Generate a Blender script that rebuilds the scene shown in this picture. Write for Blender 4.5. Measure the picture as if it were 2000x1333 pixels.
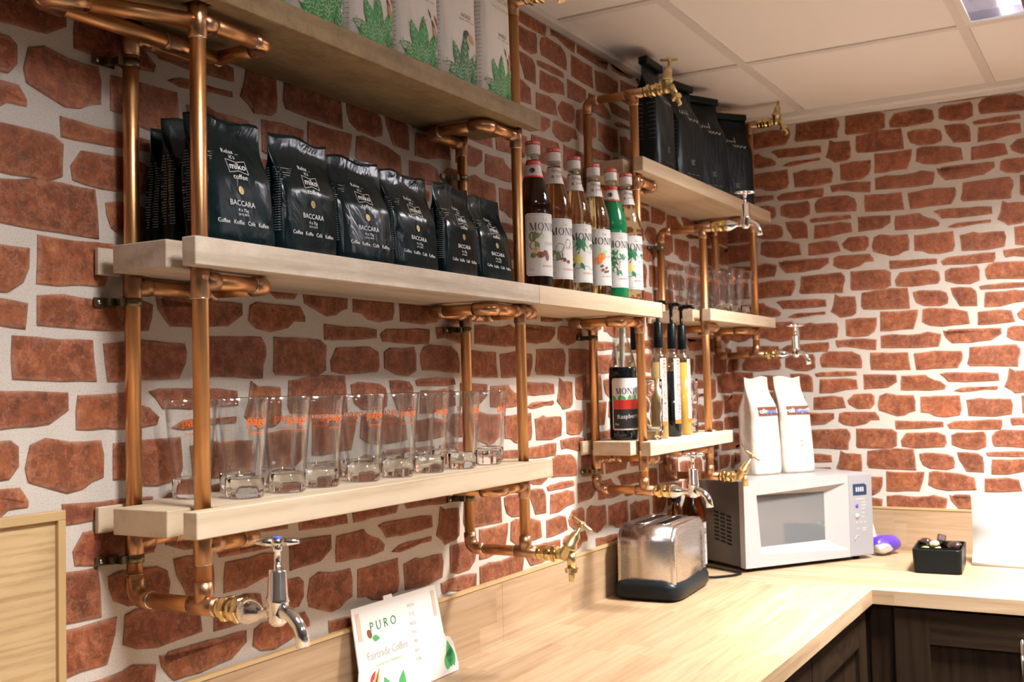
import bpy, bmesh, math, random
from mathutils import Vector, Matrix
import numpy as np

random.seed(7)
for o in list(bpy.data.objects):
    bpy.data.objects.remove(o)
SC = bpy.context.scene
COL = SC.collection

# ------------------------------------------------------------------ camera
F_PX = 2099.77
YAW, PITCH, ROLL = 0.5245706, 0.0419301, -0.0229597
CAM = Vector((0.0, -1.22, 1.495))
_f = Vector((math.cos(YAW) * math.cos(PITCH), math.sin(YAW) * math.cos(PITCH), math.sin(PITCH)))
_r0 = Vector((math.sin(YAW), -math.cos(YAW), 0.0))
_u0 = _r0.cross(_f)
_r = _r0 * math.cos(ROLL) + _u0 * math.sin(ROLL)
_u = -_r0 * math.sin(ROLL) + _u0 * math.cos(ROLL)
cd = bpy.data.cameras.new('camera')
cd.sensor_width = 36.0
cd.lens = 36.0 * F_PX / 2000.0
cd.clip_start = 0.05
cd.dof.use_dof = True
cd.dof.focus_distance = 1.85
cd.dof.aperture_fstop = 8.5
cam = bpy.data.objects.new('camera', cd)
COL.objects.link(cam)
M = Matrix((( _r.x, _u.x, -_f.x, CAM.x), (_r.y, _u.y, -_f.y, CAM.y), (_r.z, _u.z, -_f.z, CAM.z), (0, 0, 0, 1)))
cam.matrix_world = M
SC.camera = cam


def project(p):
    v = Vector(p) - CAM
    d = v.dot(_f)
    if d < 0.05:
        return None
    return (1000 + F_PX * v.dot(_r) / d, 666.5 - F_PX * v.dot(_u) / d, d)


# ------------------------------------------------------------------ world, exposure, main luminaires
w = bpy.data.worlds.new('world')
SC.world = w
w.use_nodes = True
w.node_tree.nodes['Background'].inputs[0].default_value = (1.0, 0.97, 0.95, 1)
w.node_tree.nodes['Background'].inputs[1].default_value = 0.02
SC.view_settings.view_transform = 'Standard'
SC.view_settings.look = 'None'
SC.view_settings.exposure = 0.0
SC.view_settings.gamma = 1.0
SC.view_settings.use_curve_mapping = False
SC.cycles.transparent_max_bounces = 32
SC.cycles.max_bounces = 20
SC.cycles.transmission_bounces = 20
LAMP_W = {'far': 150.0, 'near': 60.0, 'room': 42.0}
LAMP_SPREAD = math.radians(138)
LAMP_COL = (1.0, 0.975, 0.95)
# recessed luminaires: cell corner (x0, y0) of the ceiling grid -> power
LAMPS = [(2.337, -1.454, 'far'), (0.477, -1.454, 'near'), (2.337, -2.618, 'room'), (0.477, -2.618, 'room')]

CEIL = 2.392
CT = 0.942          # worktop surface
XR = 3.633          # right wall plane
ROOM_X0, ROOM_Y0 = -3.2, -4.9

# ------------------------------------------------------------------ helpers
def link(o, parent=None):
    COL.objects.link(o)
    if parent is not None:
        o.parent = parent
    return o


def tag(o, label=None, cat=None, group=None, kind=None):
    if label: o['label'] = label
    if cat: o['category'] = cat
    if group: o['group'] = group
    if kind: o['kind'] = kind
    return o


def thing(name, label, cat, loc=(0, 0, 0), rz=0.0, group=None):
    o = bpy.data.objects.new(name, None)
    o.empty_display_size = 0.02
    o.location = loc
    o.rotation_euler = (0, 0, rz)
    link(o)
    return tag(o, label, cat, group)


class MB:
    """collects geometry for ONE mesh object"""
    def __init__(s):
        s.v = []; s.f = []; s.sm = []

    def add(s, verts, faces, smooth=True):
        b = len(s.v)
        s.v += [tuple(p) for p in verts]
        for f in faces:
            s.f.append(tuple(i + b for i in f)); s.sm.append(smooth)
        return s

    def box(s, lo, hi, bev=0.0):
        (x0, y0, z0), (x1, y1, z1) = lo, hi
        if bev <= 0:
            v = [(x0,y0,z0),(x1,y0,z0),(x1,y1,z0),(x0,y1,z0),(x0,y0,z1),(x1,y0,z1),(x1,y1,z1),(x0,y1,z1)]
            return s.add(v, [(3,2,1,0),(4,5,6,7),(0,1,5,4),(1,2,6,5),(2,3,7,6),(3,0,4,7)], False)
        bm = bmesh.new()
        bmesh.ops.create_cube(bm, size=1.0)
        for p in bm.verts:
            p.co = Vector(((x0+x1)/2 + p.co.x*(x1-x0), (y0+y1)/2 + p.co.y*(y1-y0), (z0+z1)/2 + p.co.z*(z1-z0)))
        bmesh.ops.bevel(bm, geom=list(bm.edges), offset=bev, segments=2, affect='EDGES', profile=0.5)
        return s.bm(bm)

    def bm(s, bm, smooth=False):
        bm.verts.index_update()
        s.add([p.co for p in bm.verts], [[q.index for q in f.verts] for f in bm.faces], smooth)
        bm.free()
        return s

    def tube(s, path, r, n=14, cap=True, radii=None):
        P = [Vector(p) for p in path]
        T = []
        for i in range(len(P)):
            a = P[max(i-1, 0)]; b = P[min(i+1, len(P)-1)]
            T.append((b - a).normalized())
        up = Vector((0, 0, 1)) if abs(T[0].z) < 0.9 else Vector((1, 0, 0))
        nrm = (up - T[0] * up.dot(T[0])).normalized()
        vs = []; fs = []
        for i, p in enumerate(P):
            if i:
                nrm = (nrm - T[i] * nrm.dot(T[i])).normalized()
            bn = T[i].cross(nrm)
            rr = radii[i] if radii else r
            for k in range(n):
                a = 2*math.pi*k/n
                vs.append(p + (nrm*math.cos(a) + bn*math.sin(a)) * rr)
        for i in range(len(P)-1):
            for k in range(n):
                k2 = (k+1) % n
                fs.append((i*n+k, i*n+k2, (i+1)*n+k2, (i+1)*n+k))
        s.add(vs, fs, True)
        if cap:
            b = len(s.v) - len(vs)
            s.f.append(tuple(b + k for k in reversed(range(n)))); s.sm.append(False)
            b2 = b + (len(P)-1)*n
            s.f.append(tuple(b2 + k for k in range(n))); s.sm.append(False)
        return s

    def lathe(s, prof, n=24, origin=(0, 0, 0), axis=(0, 0, 1), smooth=True, mod=None, closed=False):
        A = Vector(axis).normalized()
        ref = Vector((1, 0, 0)) if abs(A.x) < 0.9 else Vector((0, 1, 0))
        U = (ref - A*ref.dot(A)).normalized(); V = A.cross(U); O = Vector(origin)
        vs = []; fs = []
        for j, (r, h) in enumerate(prof):
            for k in range(n):
                a = 2*math.pi*k/n
                rr = r * (mod(a, h) if mod else 1.0)
                vs.append(O + A*h + (U*math.cos(a) + V*math.sin(a))*rr)
        m = len(prof)
        for j in range(m - (0 if closed else 1)):
            j2 = (j+1) % m
            for k in range(n):
                k2 = (k+1) % n
                fs.append((j*n+k, j*n+k2, j2*n+k2, j2*n+k))
        s.add(vs, fs, smooth)
        b = len(s.v) - len(vs)
        if not closed:
            if prof[0][0] > 1e-6:
                s.f.append(tuple(b + k for k in reversed(range(n)))); s.sm.append(False)
            if prof[-1][0] > 1e-6:
                s.f.append(tuple(b + (m-1)*n + k for k in range(n))); s.sm.append(False)
        return s

    def prism(s, poly, z0, z1, fn=None):
        """extrude 2D polygon; fn maps (u,v,w)->xyz"""
        fn = fn or (lambda u, v, w: (u, v, w))
        n = len(poly)
        vs = [fn(u, v, z0) for u, v in poly] + [fn(u, v, z1) for u, v in poly]
        fs = [tuple(reversed(range(n))), tuple(range(n, 2*n))]
        fs += [(i, (i+1) % n, n + (i+1) % n, n + i) for i in range(n)]
        return s.add(vs, fs, False)

    def hexnut(s, c, axis, r, h):
        return s.lathe([(r*0.9, -h/2), (r, -h/2+h*0.12), (r, h/2-h*0.12), (r*0.9, h/2)], n=6, origin=c, axis=axis, smooth=False)

    def mesh(s, name, mat=None):
        me = bpy.data.meshes.new(name)
        me.from_pydata(s.v, [], s.f)
        me.polygons.foreach_set('use_smooth', s.sm)
        if mat: me.materials.append(mat)
        me.update()
        return me

    def obj(s, name, mat, parent=None, loc=None, fixn=False):
        me = s.mesh(name, mat)
        if fixn:
            bm = bmesh.new(); bm.from_mesh(me)
            bmesh.ops.remove_doubles(bm, verts=bm.verts, dist=1e-5)
            bmesh.ops.recalc_face_normals(bm, faces=bm.faces)
            bm.to_mesh(me); bm.free()
        o = bpy.data.objects.new(name, me)
        if loc: o.location = loc
        return link(o, parent)


def copy_tree(o, parent=None):
    c = o.copy(); link(c)
    c.parent = parent
    for ch in [x for x in o.children]:
        copy_tree(ch, c)
    return c


ORD = ['first', 'second', 'third', 'fourth', 'fifth', 'sixth', 'seventh', 'eighth', 'ninth', 'tenth', 'eleventh', 'twelfth']

# ------------------------------------------------------------------ materials
def mat(name):
    m = bpy.data.materials.new(name)
    m.use_nodes = True
    nt = m.node_tree
    return m, nt, nt.nodes['Principled BSDF']


def setp(p, **k):
    for a, b in k.items():
        a = {'base': 'Base Color', 'rough': 'Roughness', 'metal': 'Metallic', 'ior': 'IOR', 'trans': 'Transmission Weight',
             'coat': 'Coat Weight', 'spec': 'Specular IOR Level', 'emis': 'Emission Color', 'estr': 'Emission Strength',
             'alpha': 'Alpha', 'sss': 'Subsurface Weight', 'aniso': 'Anisotropic', 'coatr': 'Coat Roughness'}[a]
        if isinstance(b, tuple) and len(b) == 3: b = b + (1,)
        p.inputs[a].default_value = b


def N(nt, typ, **k):
    n = nt.nodes.new(typ)
    for a, b in k.items(): setattr(n, a, b)
    return n


def noise(nt, scale, detail=3, rough=0.55, vec=None, dist=0.0):
    n = N(nt, 'ShaderNodeTexNoise')
    n.inputs['Scale'].default_value = scale; n.inputs['Detail'].default_value = detail
    n.inputs['Roughness'].default_value = rough; n.inputs['Distortion'].default_value = dist
    if vec is not None: nt.links.new(vec, n.inputs['Vector'])
    return n


def ramp(nt, fac, stops):
    r = N(nt, 'ShaderNodeValToRGB')
    e = r.color_ramp.elements
    while len(e) > 1: e.remove(e[-1])
    e[0].position = stops[0][0]; e[0].color = tuple(stops[0][1]) + (1,)
    for pos, c in stops[1:]:
        x = e.new(pos); x.color = tuple(c) + (1,)
    nt.links.new(fac, r.inputs[0])
    return r


def mix(nt, a, b, fac, mode='MIX'):
    m = N(nt, 'ShaderNodeMix'); m.data_type = 'RGBA'; m.blend_type = mode
    for sock, v in ((m.inputs['A'] if False else m.inputs[6], a), (m.inputs[7], b)):
        if isinstance(v, tuple): sock.default_value = v + (1,) if len(v) == 3 else v
        else: nt.links.new(v, sock)
    if isinstance(fac, (int, float)): m.inputs[0].default_value = fac
    else: nt.links.new(fac, m.inputs[0])
    return m.outputs[2]


def math_(nt, op, a, b=None):
    m = N(nt, 'ShaderNodeMath', operation=op)
    for i, v in enumerate((a, b)):
        if v is None: continue
        if isinstance(v, (int, float)): m.inputs[i].default_value = v
        else: nt.links.new(v, m.inputs[i])
    return m.outputs[0]


def bump(nt, p, h, strength=0.3, dist=0.002):
    b = N(nt, 'ShaderNodeBump')
    b.inputs['Strength'].default_value = strength; b.inputs['Distance'].default_value = dist
    nt.links.new(h, b.inputs['Height']); nt.links.new(b.outputs[0], p.inputs['Normal'])


def coords(nt, kind='Object', scale=(1, 1, 1), rot=(0, 0, 0)):
    tc = N(nt, 'ShaderNodeTexCoord')
    mp = N(nt, 'ShaderNodeMapping')
    mp.inputs['Scale'].default_value = scale; mp.inputs['Rotation'].default_value = rot
    nt.links.new(tc.outputs[kind], mp.inputs[0])
    return mp.outputs[0]


def world_pos(nt, scale=(1, 1, 1)):
    g = N(nt, 'ShaderNodeNewGeometry')
    mp = N(nt, 'ShaderNodeMapping'); mp.inputs['Scale'].default_value = scale
    nt.links.new(g.outputs['Position'], mp.inputs[0])
    return mp.outputs[0]


def flat(name, col, rough=0.5, **k):
    m, nt, p = mat(name)
    setp(p, base=col, rough=rough, **k)
    return m


def make_brick():
    m, nt, p = mat('brick_clay')
    v = world_pos(nt)
    oi = N(nt, 'ShaderNodeObjectInfo')
    n1 = noise(nt, 34, 9, 0.74, v, 0.0)
    n2 = noise(nt, 160, 4, 0.7, v)
    n3 = noise(nt, 11, 3, 0.5, v)
    base = ramp(nt, n1.outputs[0], [(0.30, (0.042, 0.011, 0.006)), (0.44, (0.155, 0.038, 0.014)), (0.56, (0.27, 0.074, 0.027)), (0.70, (0.45, 0.175, 0.088))])
    c = mix(nt, base.outputs[0], (0.34, 0.12, 0.045), math_(nt, 'MULTIPLY', n3.outputs[0], 0.35))
    c = mix(nt, c, oi.outputs['Color'], 0.85, 'MULTIPLY')
    at = N(nt, 'ShaderNodeAttribute', attribute_name='edge')
    ns = noise(nt, 24, 5, 0.75, v)
    wear = math_(nt, 'MULTIPLY', at.outputs['Fac'], math_(nt, 'SUBTRACT', math_(nt, 'MULTIPLY', ns.outputs[0], 2.6), 0.85))
    wr = N(nt, 'ShaderNodeClamp'); nt.links.new(wear, wr.inputs[0])
    c = mix(nt, c, (0.50, 0.27, 0.18), math_(nt, 'MULTIPLY', wr.outputs[0], 0.75))
    sp = ramp(nt, n2.outputs[0], [(0.60, (0, 0, 0)), (0.74, (1, 1, 1))])
    c = mix(nt, c, (0.46, 0.25, 0.17), math_(nt, 'MULTIPLY', sp.outputs[0], 0.42))
    nr = noise(nt, 22, 7, 0.7, v)
    rid = ramp(nt, math_(nt, 'ABSOLUTE', math_(nt, 'SUBTRACT', nr.outputs[0], 0.5)), [(0.0, (1, 1, 1)), (0.022, (0, 0, 0))])
    c = mix(nt, c, (0.52, 0.29, 0.19), math_(nt, 'MULTIPLY', math_(nt, 'MULTIPLY', rid.outputs[0], n3.outputs[0]), 0.55))
    nd = noise(nt, 17, 6, 0.7, v)
    dk = ramp(nt, math_(nt, 'ABSOLUTE', math_(nt, 'SUBTRACT', nd.outputs[0], 0.47)), [(0.0, (1, 1, 1)), (0.016, (0, 0, 0))])
    c = mix(nt, c, (0.05, 0.014, 0.008), math_(nt, 'MULTIPLY', dk.outputs[0], 0.45))
    nt.links.new(c, p.inputs['Base Color'])
    setp(p, rough=0.62, spec=0.35)
    vein = N(nt, 'ShaderNodeTexVoronoi'); vein.feature = 'DISTANCE_TO_EDGE'; vein.inputs['Scale'].default_value = 26
    wv = noise(nt, 14, 3, 0.6, v)
    nt.links.new(mix(nt, v, wv.outputs[1], 0.12), vein.inputs['Vector'])
    h = math_(nt, 'ADD', math_(nt, 'MULTIPLY', n1.outputs[0], 0.9), math_(nt, 'MULTIPLY', n2.outputs[0], 0.3))
    bump(nt, p, h, 0.7, 0.004)
    return m


def make_mortar():
    m, nt, p = mat('mortar_wallcovering')
    v = world_pos(nt)
    n1 = noise(nt, 420, 3, 0.7, v); n2 = noise(nt, 9, 3, 0.5, v)
    a = ramp(nt, n1.outputs[0], [(0.30, (0.36, 0.31, 0.27)), (0.46, (0.60, 0.545, 0.485)), (0.7, (0.67, 0.61, 0.55))])
    c = mix(nt, a.outputs[0], (0.50, 0.435, 0.37), math_(nt, 'MULTIPLY', n2.outputs[0], 0.35))
    nt.links.new(c, p.inputs['Base Color'])
    setp(p, rough=0.75, spec=0.3)
    bump(nt, p, n1.outputs[0], 0.25, 0.001)
    return m


def make_wood(name, light, dark, scale=1.0, axis='X', rough=0.6, spec=.35, dirt=None):
    """grain runs along the axis"""
    m, nt, p = mat(name)
    s = {'X': (1.2, 14, 14), 'Y': (14, 1.2, 14), 'Z': (14, 14, 1.2)}[axis]
    v = world_pos(nt, tuple(a*scale for a in s))
    n0 = noise(nt, 1.6, 3, 0.55, v, 1.2)
    wv = N(nt, 'ShaderNodeTexWave'); wv.wave_type = 'RINGS' if False else 'BANDS'
    wv.bands_direction = 'Z' if axis != 'Z' else 'Y'
    wv.inputs['Scale'].default_value = 0.55; wv.inputs['Distortion'].default_value = 9.0
    wv.inputs['Detail'].default_value = 3; wv.inputs['Detail Scale'].default_value = 1.4
    nt.links.new(v, wv.inputs['Vector'])
    fine = noise(nt, 9, 4, 0.7, v)
    f = math_(nt, 'ADD', math_(nt, 'MULTIPLY', wv.outputs['Fac'], 0.28), math_(nt, 'MULTIPLY', n0.outputs[0], 0.72))
    f = math_(nt, 'ADD', math_(nt, 'MULTIPLY', f, 0.65), math_(nt, 'MULTIPLY', fine.outputs[0], 0.35))
    r = ramp(nt, f, [(0.25, dark), (0.55, light), (0.85, tuple(min(1, c*1.12) for c in light))])
    c = r.outputs[0]
    if dirt:
        g = world_pos(nt)
        nd = noise(nt, 16, 6, 0.75, g); nd2 = noise(nt, 120, 3, 0.7, g)
        dd = ramp(nt, math_(nt, 'ADD', math_(nt, 'MULTIPLY', nd.outputs[0], 0.75), math_(nt, 'MULTIPLY', nd2.outputs[0], 0.25)), [(0.42, (0, 0, 0)), (0.62, (1, 1, 1))])
        c = mix(nt, c, dirt, math_(nt, 'MULTIPLY', dd.outputs[0], 0.6))
    nt.links.new(c, p.inputs['Base Color'])
    setp(p, rough=rough, spec=spec)
    bump(nt, p, f, 0.25, 0.0015)
    return m


def make_worktop(name, along='X'):
    """laminate of narrow oak staves"""
    m, nt, p = mat(name)
    g = N(nt, 'ShaderNodeNewGeometry')
    sep = N(nt, 'ShaderNodeSeparateXYZ'); nt.links.new(g.outputs['Position'], sep.inputs[0])
    if along == 'X': L, Wd, H = sep.outputs[0], sep.outputs[1], sep.outputs[2]
    else: L, Wd, H = sep.outputs[1], sep.outputs[0], sep.outputs[2]
    row = math_(nt, 'FLOOR', math_(nt, 'MULTIPLY', math_(nt, 'ADD', math_(nt, 'ADD', Wd, H), 5.0), 1/0.072))
    wn = N(nt, 'ShaderNodeTexWhiteNoise', noise_dimensions='1D'); nt.links.new(row, wn.inputs['W'])
    stave = math_(nt, 'FLOOR', math_(nt, 'ADD', math_(nt, 'MULTIPLY', L, 1/0.42), math_(nt, 'MULTIPLY', wn.outputs[0], 7.3)))
    wn2 = N(nt, 'ShaderNodeTexWhiteNoise', noise_dimensions='2D')
    cb = N(nt, 'ShaderNodeCombineXYZ'); nt.links.new(row, cb.inputs[0]); nt.links.new(stave, cb.inputs[1])
    nt.links.new(cb.outputs[0], wn2.inputs['Vector'])
    s = (1.3, 26, 26) if along == 'X' else (26, 1.3, 26)
    mp = N(nt, 'ShaderNodeMapping'); mp.inputs['Scale'].default_value = s
    off = N(nt, 'ShaderNodeVectorMath', operation='ADD')
    cb2 = N(nt, 'ShaderNodeCombineXYZ'); nt.links.new(wn2.outputs[0], cb2.inputs[0]); nt.links.new(wn2.outputs[0], cb2.inputs[1])
    nt.links.new(g.outputs['Position'], off.inputs[0]); nt.links.new(cb2.outputs[0], off.inputs[1])
    nt.links.new(off.outputs[0], mp.inputs[0])
    n1 = noise(nt, 2.2, 4, 0.6, mp.outputs[0], 0.8)
    r = ramp(nt, n1.outputs[0], [(0.25, (0.285, 0.178, 0.096)), (0.5, (0.385, 0.262, 0.158)), (0.8, (0.45, 0.325, 0.208))])
    tone = ramp(nt, wn2.outputs[0], [(0.0, (0.86, 0.83, 0.78)), (1.0, (1.1, 1.1, 1.1))])
    c = mix(nt, r.outputs[0], tone.outputs[0], 1.0, 'MULTIPLY')
    nt.links.new(c, p.inputs['Base Color'])
    setp(p, rough=0.42, spec=0.3)
    return m


def make_metal(name, col, rough=0.18, tarnish=None, amt=0.5, scale=18, sx=(1, 1, 1)):
    m, nt, p = mat(name)
    setp(p, base=col, metal=1.0, rough=rough)
    if tarnish:
        v = world_pos(nt, sx)
        n1 = noise(nt, scale, 4, 0.6, v, 0.5)
        r = ramp(nt, n1.outputs[0], [(0.38, (0, 0, 0)), (0.68, (1, 1, 1))])
        nt.links.new(mix(nt, col, tarnish, math_(nt, 'MULTIPLY', r.outputs[0], amt)), p.inputs['Base Color'])
        rr = math_(nt, 'ADD', math_(nt, 'MULTIPLY', r.outputs[0], 0.22), rough)
        nt.links.new(rr, p.inputs['Roughness'])
    return m


def make_foil(name, col, rough, wr=0.5, scale=14, spec=.38):
    m, nt, p = mat(name)
    setp(p, base=col, rough=rough, spec=spec)
    v = coords(nt, 'Object', (1, 1, 0.6))
    n1 = noise(nt, scale, 3, 0.6, v, 1.5)
    bump(nt, p, n1.outputs[0], wr, 0.012)
    return m


def make_thin_glass(name, tint=(0.97, 0.98, 0.98), rough=0.0):
    m = bpy.data.materials.new(name); m.use_nodes = True
    nt = m.node_tree; nt.nodes.clear()
    out = N(nt, 'ShaderNodeOutputMaterial')
    tr = N(nt, 'ShaderNodeBsdfTransparent'); tr.inputs[0].default_value = tint + (1,)
    gl = N(nt, 'ShaderNodeBsdfGlossy'); gl.inputs['Roughness'].default_value = rough
    lw = N(nt, 'ShaderNodeLayerWeight'); lw.inputs[0].default_value = 0.5
    fr = math_(nt, 'ADD', math_(nt, 'MULTIPLY', math_(nt, 'POWER', lw.outputs['Facing'], 3.0), 0.70), 0.055)
    mx = N(nt, 'ShaderNodeMixShader')
    nt.links.new(fr, mx.inputs[0])
    fc = math_(nt, 'POWER', lw.outputs['Facing'], 5.0)
    nt.links.new(mix(nt, tint, tuple(c*.72 for c in tint), fc), tr.inputs[0])
    nt.links.new(tr.outputs[0], mx.inputs[1]); nt.links.new(gl.outputs[0], mx.inputs[2])
    nt.links.new(mx.outputs[0], out.inputs[0])
    return m


def make_glass(name, col=(1, 1, 1), ior=1.48, rough=0.0, clear=0.0):
    m, nt, p = mat(name)
    setp(p, base=col, rough=rough, trans=1.0, ior=ior)
    if not clear: return m
    tr = N(nt, 'ShaderNodeBsdfTransparent'); mx = N(nt, 'ShaderNodeMixShader'); mx.inputs[0].default_value = clear
    out = nt.nodes['Material Output']
    nt.links.new(p.outputs[0], mx.inputs[1]); nt.links.new(tr.outputs[0], mx.inputs[2]); nt.links.new(mx.outputs[0], out.inputs[0])
    return m


def make_brushed(name, axis='Z'):
    m, nt, p = mat(name)
    v = coords(nt, 'Object', (4, 260, 260))
    n1 = noise(nt, 2, 2, 0.5, v)
    setp(p, base=(0.60, 0.57, 0.55), metal=1.0)
    nt.links.new(math_(nt, 'ADD', math_(nt, 'MULTIPLY', n1.outputs[0], 0.03), 0.26), p.inputs['Roughness'])
    return m


MT = {
    'brick': make_brick(), 'mortar': make_mortar(),
    'plank': make_wood('sawn_pine', (0.58, 0.465, 0.33), (0.43, 0.315, 0.19), 1.0, 'X', 0.65),
    'plank_grey': make_wood('weathered_pine', (0.58, 0.49, 0.395), (0.30, 0.23, 0.165), 1.0, 'X', 0.65, dirt=(0.42, 0.33, 0.24)),
    'plank_old': make_wood('stained_old_pine', (0.34, 0.24, 0.125), (0.20, 0.135, 0.065), 1.0, 'X', 0.6, dirt=(0.13, 0.085, 0.04)),
    'walnut': make_wood('dark_walnut', (0.025, 0.0135, 0.0068), (0.0095, 0.0052, 0.0028), 1.2, 'Z', 0.5, spec=.12),
    'walnut_x': make_wood('dark_walnut_rail', (0.025, 0.0135, 0.0068), (0.0095, 0.0052, 0.0028), 1.2, 'Y', 0.5, spec=.12),
    'panel': make_wood('light_oak_panel', (0.55, 0.39, 0.205), (0.38, 0.24, 0.11), 3.2, 'X', 0.45),
    'trim_oak': flat('oak_edging', (0.50, 0.34, 0.16), 0.4),
    'top_x': make_worktop('oak_stave_worktop_x', 'X'), 'top_y': make_worktop('oak_stave_worktop_y', 'Y'),
    'copper': make_metal('aged_copper', (0.70, 0.375, 0.165), 0.30, (0.40, 0.21, 0.09), 0.7, 7, (1, 1, .45)),
    'copper_fit': make_metal('tarnished_copper_fitting', (0.62, 0.35, 0.19), 0.27, (0.26, 0.17, 0.11), 0.8, 12),
    'solder': make_metal('solder_ring', (0.75, 0.70, 0.66), 0.25),
    'brass': make_metal('brass', (0.76, 0.61, 0.33), 0.26, (0.58, 0.44, 0.21), 0.5, 40),
    'brass_hex': make_metal('polished_brass', (0.80, 0.63, 0.31), 0.14),
    'chrome': make_metal('chrome', (0.85, 0.85, 0.87), 0.06),
    'clip': make_metal('dark_bronze_clip', (0.20, 0.17, 0.10), 0.35),
    'steel': make_metal('steel_screw', (0.62, 0.63, 0.65), 0.25),
    'brushed': make_brushed('brushed_steel'),
    'ceil_tile': flat('ceiling_tile_white', (0.85, 0.825, 0.81), 0.85),
    'ceil_rail': flat('ceiling_rail_white', (0.735, 0.705, 0.68), 0.5),
    'paint': flat('stone_wall_paint', (0.55, 0.51, 0.48), 0.7),
    'floor': flat('grey_vinyl_floor', (0.10, 0.095, 0.09), 0.5),
    'black_foil': make_foil('black_foil', (0.002, 0.0075, 0.0085), 0.20, 0.24, 13, .14),
    'black_matte': make_foil('black_matte_bag', (0.003, 0.0065, 0.0075), 0.45, 0.4, 11, .18),
    'white_bag': make_foil('white_paper_bag', (0.92, 0.90, 0.88), 0.5, 0.3, 12),
    'cream_bag': make_foil('cream_kraft_bag', (0.58, 0.515, 0.44), 0.6, 0.6, 10),
    'ink_white': flat('white_ink', (0.80, 0.80, 0.80), 0.5),
    'ink_grey': flat('grey_ink', (0.22, 0.24, 0.25), 0.5),
    'ink_black': flat('black_ink', (0.02, 0.018, 0.016), 0.5),
    'ink_faint': flat('faint_grey_ink', (0.42, 0.40, 0.38), 0.6),
    'ink_orange': flat('orange_ink', (0.85, 0.16, 0.02), 0.4),
    'ink_red': flat('red_ink', (0.55, 0.03, 0.02), 0.4),
    'ink_green': flat('leaf_green_ink', (0.055, 0.34, 0.10), 0.5),
    'ink_green2': flat('pale_leaf_ink', (0.40, 0.60, 0.33), 0.5),
    'ink_dgreen': flat('dark_leaf_ink', (0.02, 0.17, 0.065), 0.5),
    'ink_brown': flat('brown_ink', (0.16, 0.05, 0.02), 0.5),
    'ink_rust': flat('rust_ink', (0.42, 0.09, 0.02), 0.5),
    'ink_tan': flat('tan_ink', (0.62, 0.38, 0.17), 0.5),
    'ink_blue': flat('blue_ink', (0.15, 0.28, 0.72), 0.5),
    'ink_fruit': flat('orange_fruit_ink', (0.85, 0.24, 0.03), 0.5),
    'ink_olive': flat('olive_ink', (0.14, 0.17, 0.05), 0.5),
    'ink_yellow': flat('yellow_ink', (0.80, 0.68, 0.16), 0.5),
    'gold_foil': flat('gold_bean_print', (0.45, 0.34, 0.14), 0.3, metal=0.6),
    'paper': flat('white_paper_label', (0.70, 0.67, 0.645), 0.45),
    'card': flat('white_card', (0.70, 0.665, 0.63), 0.5),
    'tape': flat('brown_tape', (0.55, 0.42, 0.32), 0.4),
    'plastic_white': flat('white_cap_plastic', (0.78, 0.77, 0.76), 0.35),
    'plastic_red': flat('red_cap_plastic', (0.60, 0.045, 0.03), 0.35),
    'plastic_black': flat('black_plastic', (0.004, 0.006, 0.0065), 0.30, spec=.14),
    'plastic_grey': flat('slate_grey_plastic', (0.007, 0.010, 0.012), 0.36, spec=.18),
    'mw_white': flat('microwave_silver_white', (0.36, 0.345, 0.34), 0.32),
    'mw_panel': flat('microwave_panel_silver', (0.27, 0.265, 0.28), 0.34),
    'mw_side': flat('microwave_painted_side', (0.085, 0.080, 0.076), 0.25, coat=0.25),
    'mw_glass': flat('microwave_window', (0.13, 0.135, 0.14), 0.06, coat=0.6),
    'display': flat('dark_blue_display', (0.012, 0.03, 0.07), 0.2),
    'digits': flat('display_digits', (0.45, 0.45, 0.50), 0.4),
    'purple': flat('purple_wrapper', (0.09, 0.035, 0.42), 0.22, coat=0.5),
    'silver_wrap': flat('silver_wrapper', (0.62, 0.60, 0.55), 0.25, metal=0.6),
    'choc': flat('dark_wrapper', (0.045, 0.02, 0.018), 0.16, coat=0.6),
    'glass_thin': make_thin_glass('clear_glass_wall', (0.993, 0.995, 0.995)),
    'glass': make_glass('clear_glass', (0.98, 0.99, 0.99)),
    'bottle_thin': make_thin_glass('clear_bottle_glass', (0.93, 0.95, 0.93)),
    'lamp_reflector': flat('luminaire_reflector', (0.86, 0.84, 0.90), 0.12, metal=0.9),
    'lamp_white': flat('luminaire_white', (0.8, 0.78, 0.76), 0.4),
}


def liquid(name, col, rough=0.03):
    m, nt, p = mat(name)
    setp(p, base=col, rough=rough, trans=1.0, ior=1.34)
    return m


def emissive(name, col, s):
    m, nt, p = mat(name)
    setp(p, base=(0.8, 0.8, 0.8), emis=col, estr=s)
    return m


# ------------------------------------------------------------------ lettering
_TXT = {}


def text_shape(s):
    """triangulated glyph outlines of a string, unit size, centred"""
    if s in _TXT: return _TXT[s]
    cu = bpy.data.curves.new('t', 'FONT'); cu.body = s; cu.resolution_u = 2; cu.align_x = 'CENTER'; cu.align_y = 'CENTER'
    ob = bpy.data.objects.new('t', cu); COL.objects.link(ob)
    dg = bpy.context.evaluated_depsgraph_get()
    me = bpy.data.meshes.new_from_object(ob.evaluated_get(dg))
    r = ([(v.co.x, v.co.y) for v in me.vertices], [tuple(p.vertices) for p in me.polygons])
    bpy.data.objects.remove(ob); bpy.data.curves.remove(cu); bpy.data.meshes.remove(me)
    _TXT[s] = r
    return r


# serif capitals built from thick and thin strokes (unit height)
def _bar(x0, y0, x1, y1, w):
    return [(x0 - w/2, y0), (x0 + w/2, y0), (x1 + w/2, y1), (x1 - w/2, y1)]


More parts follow.
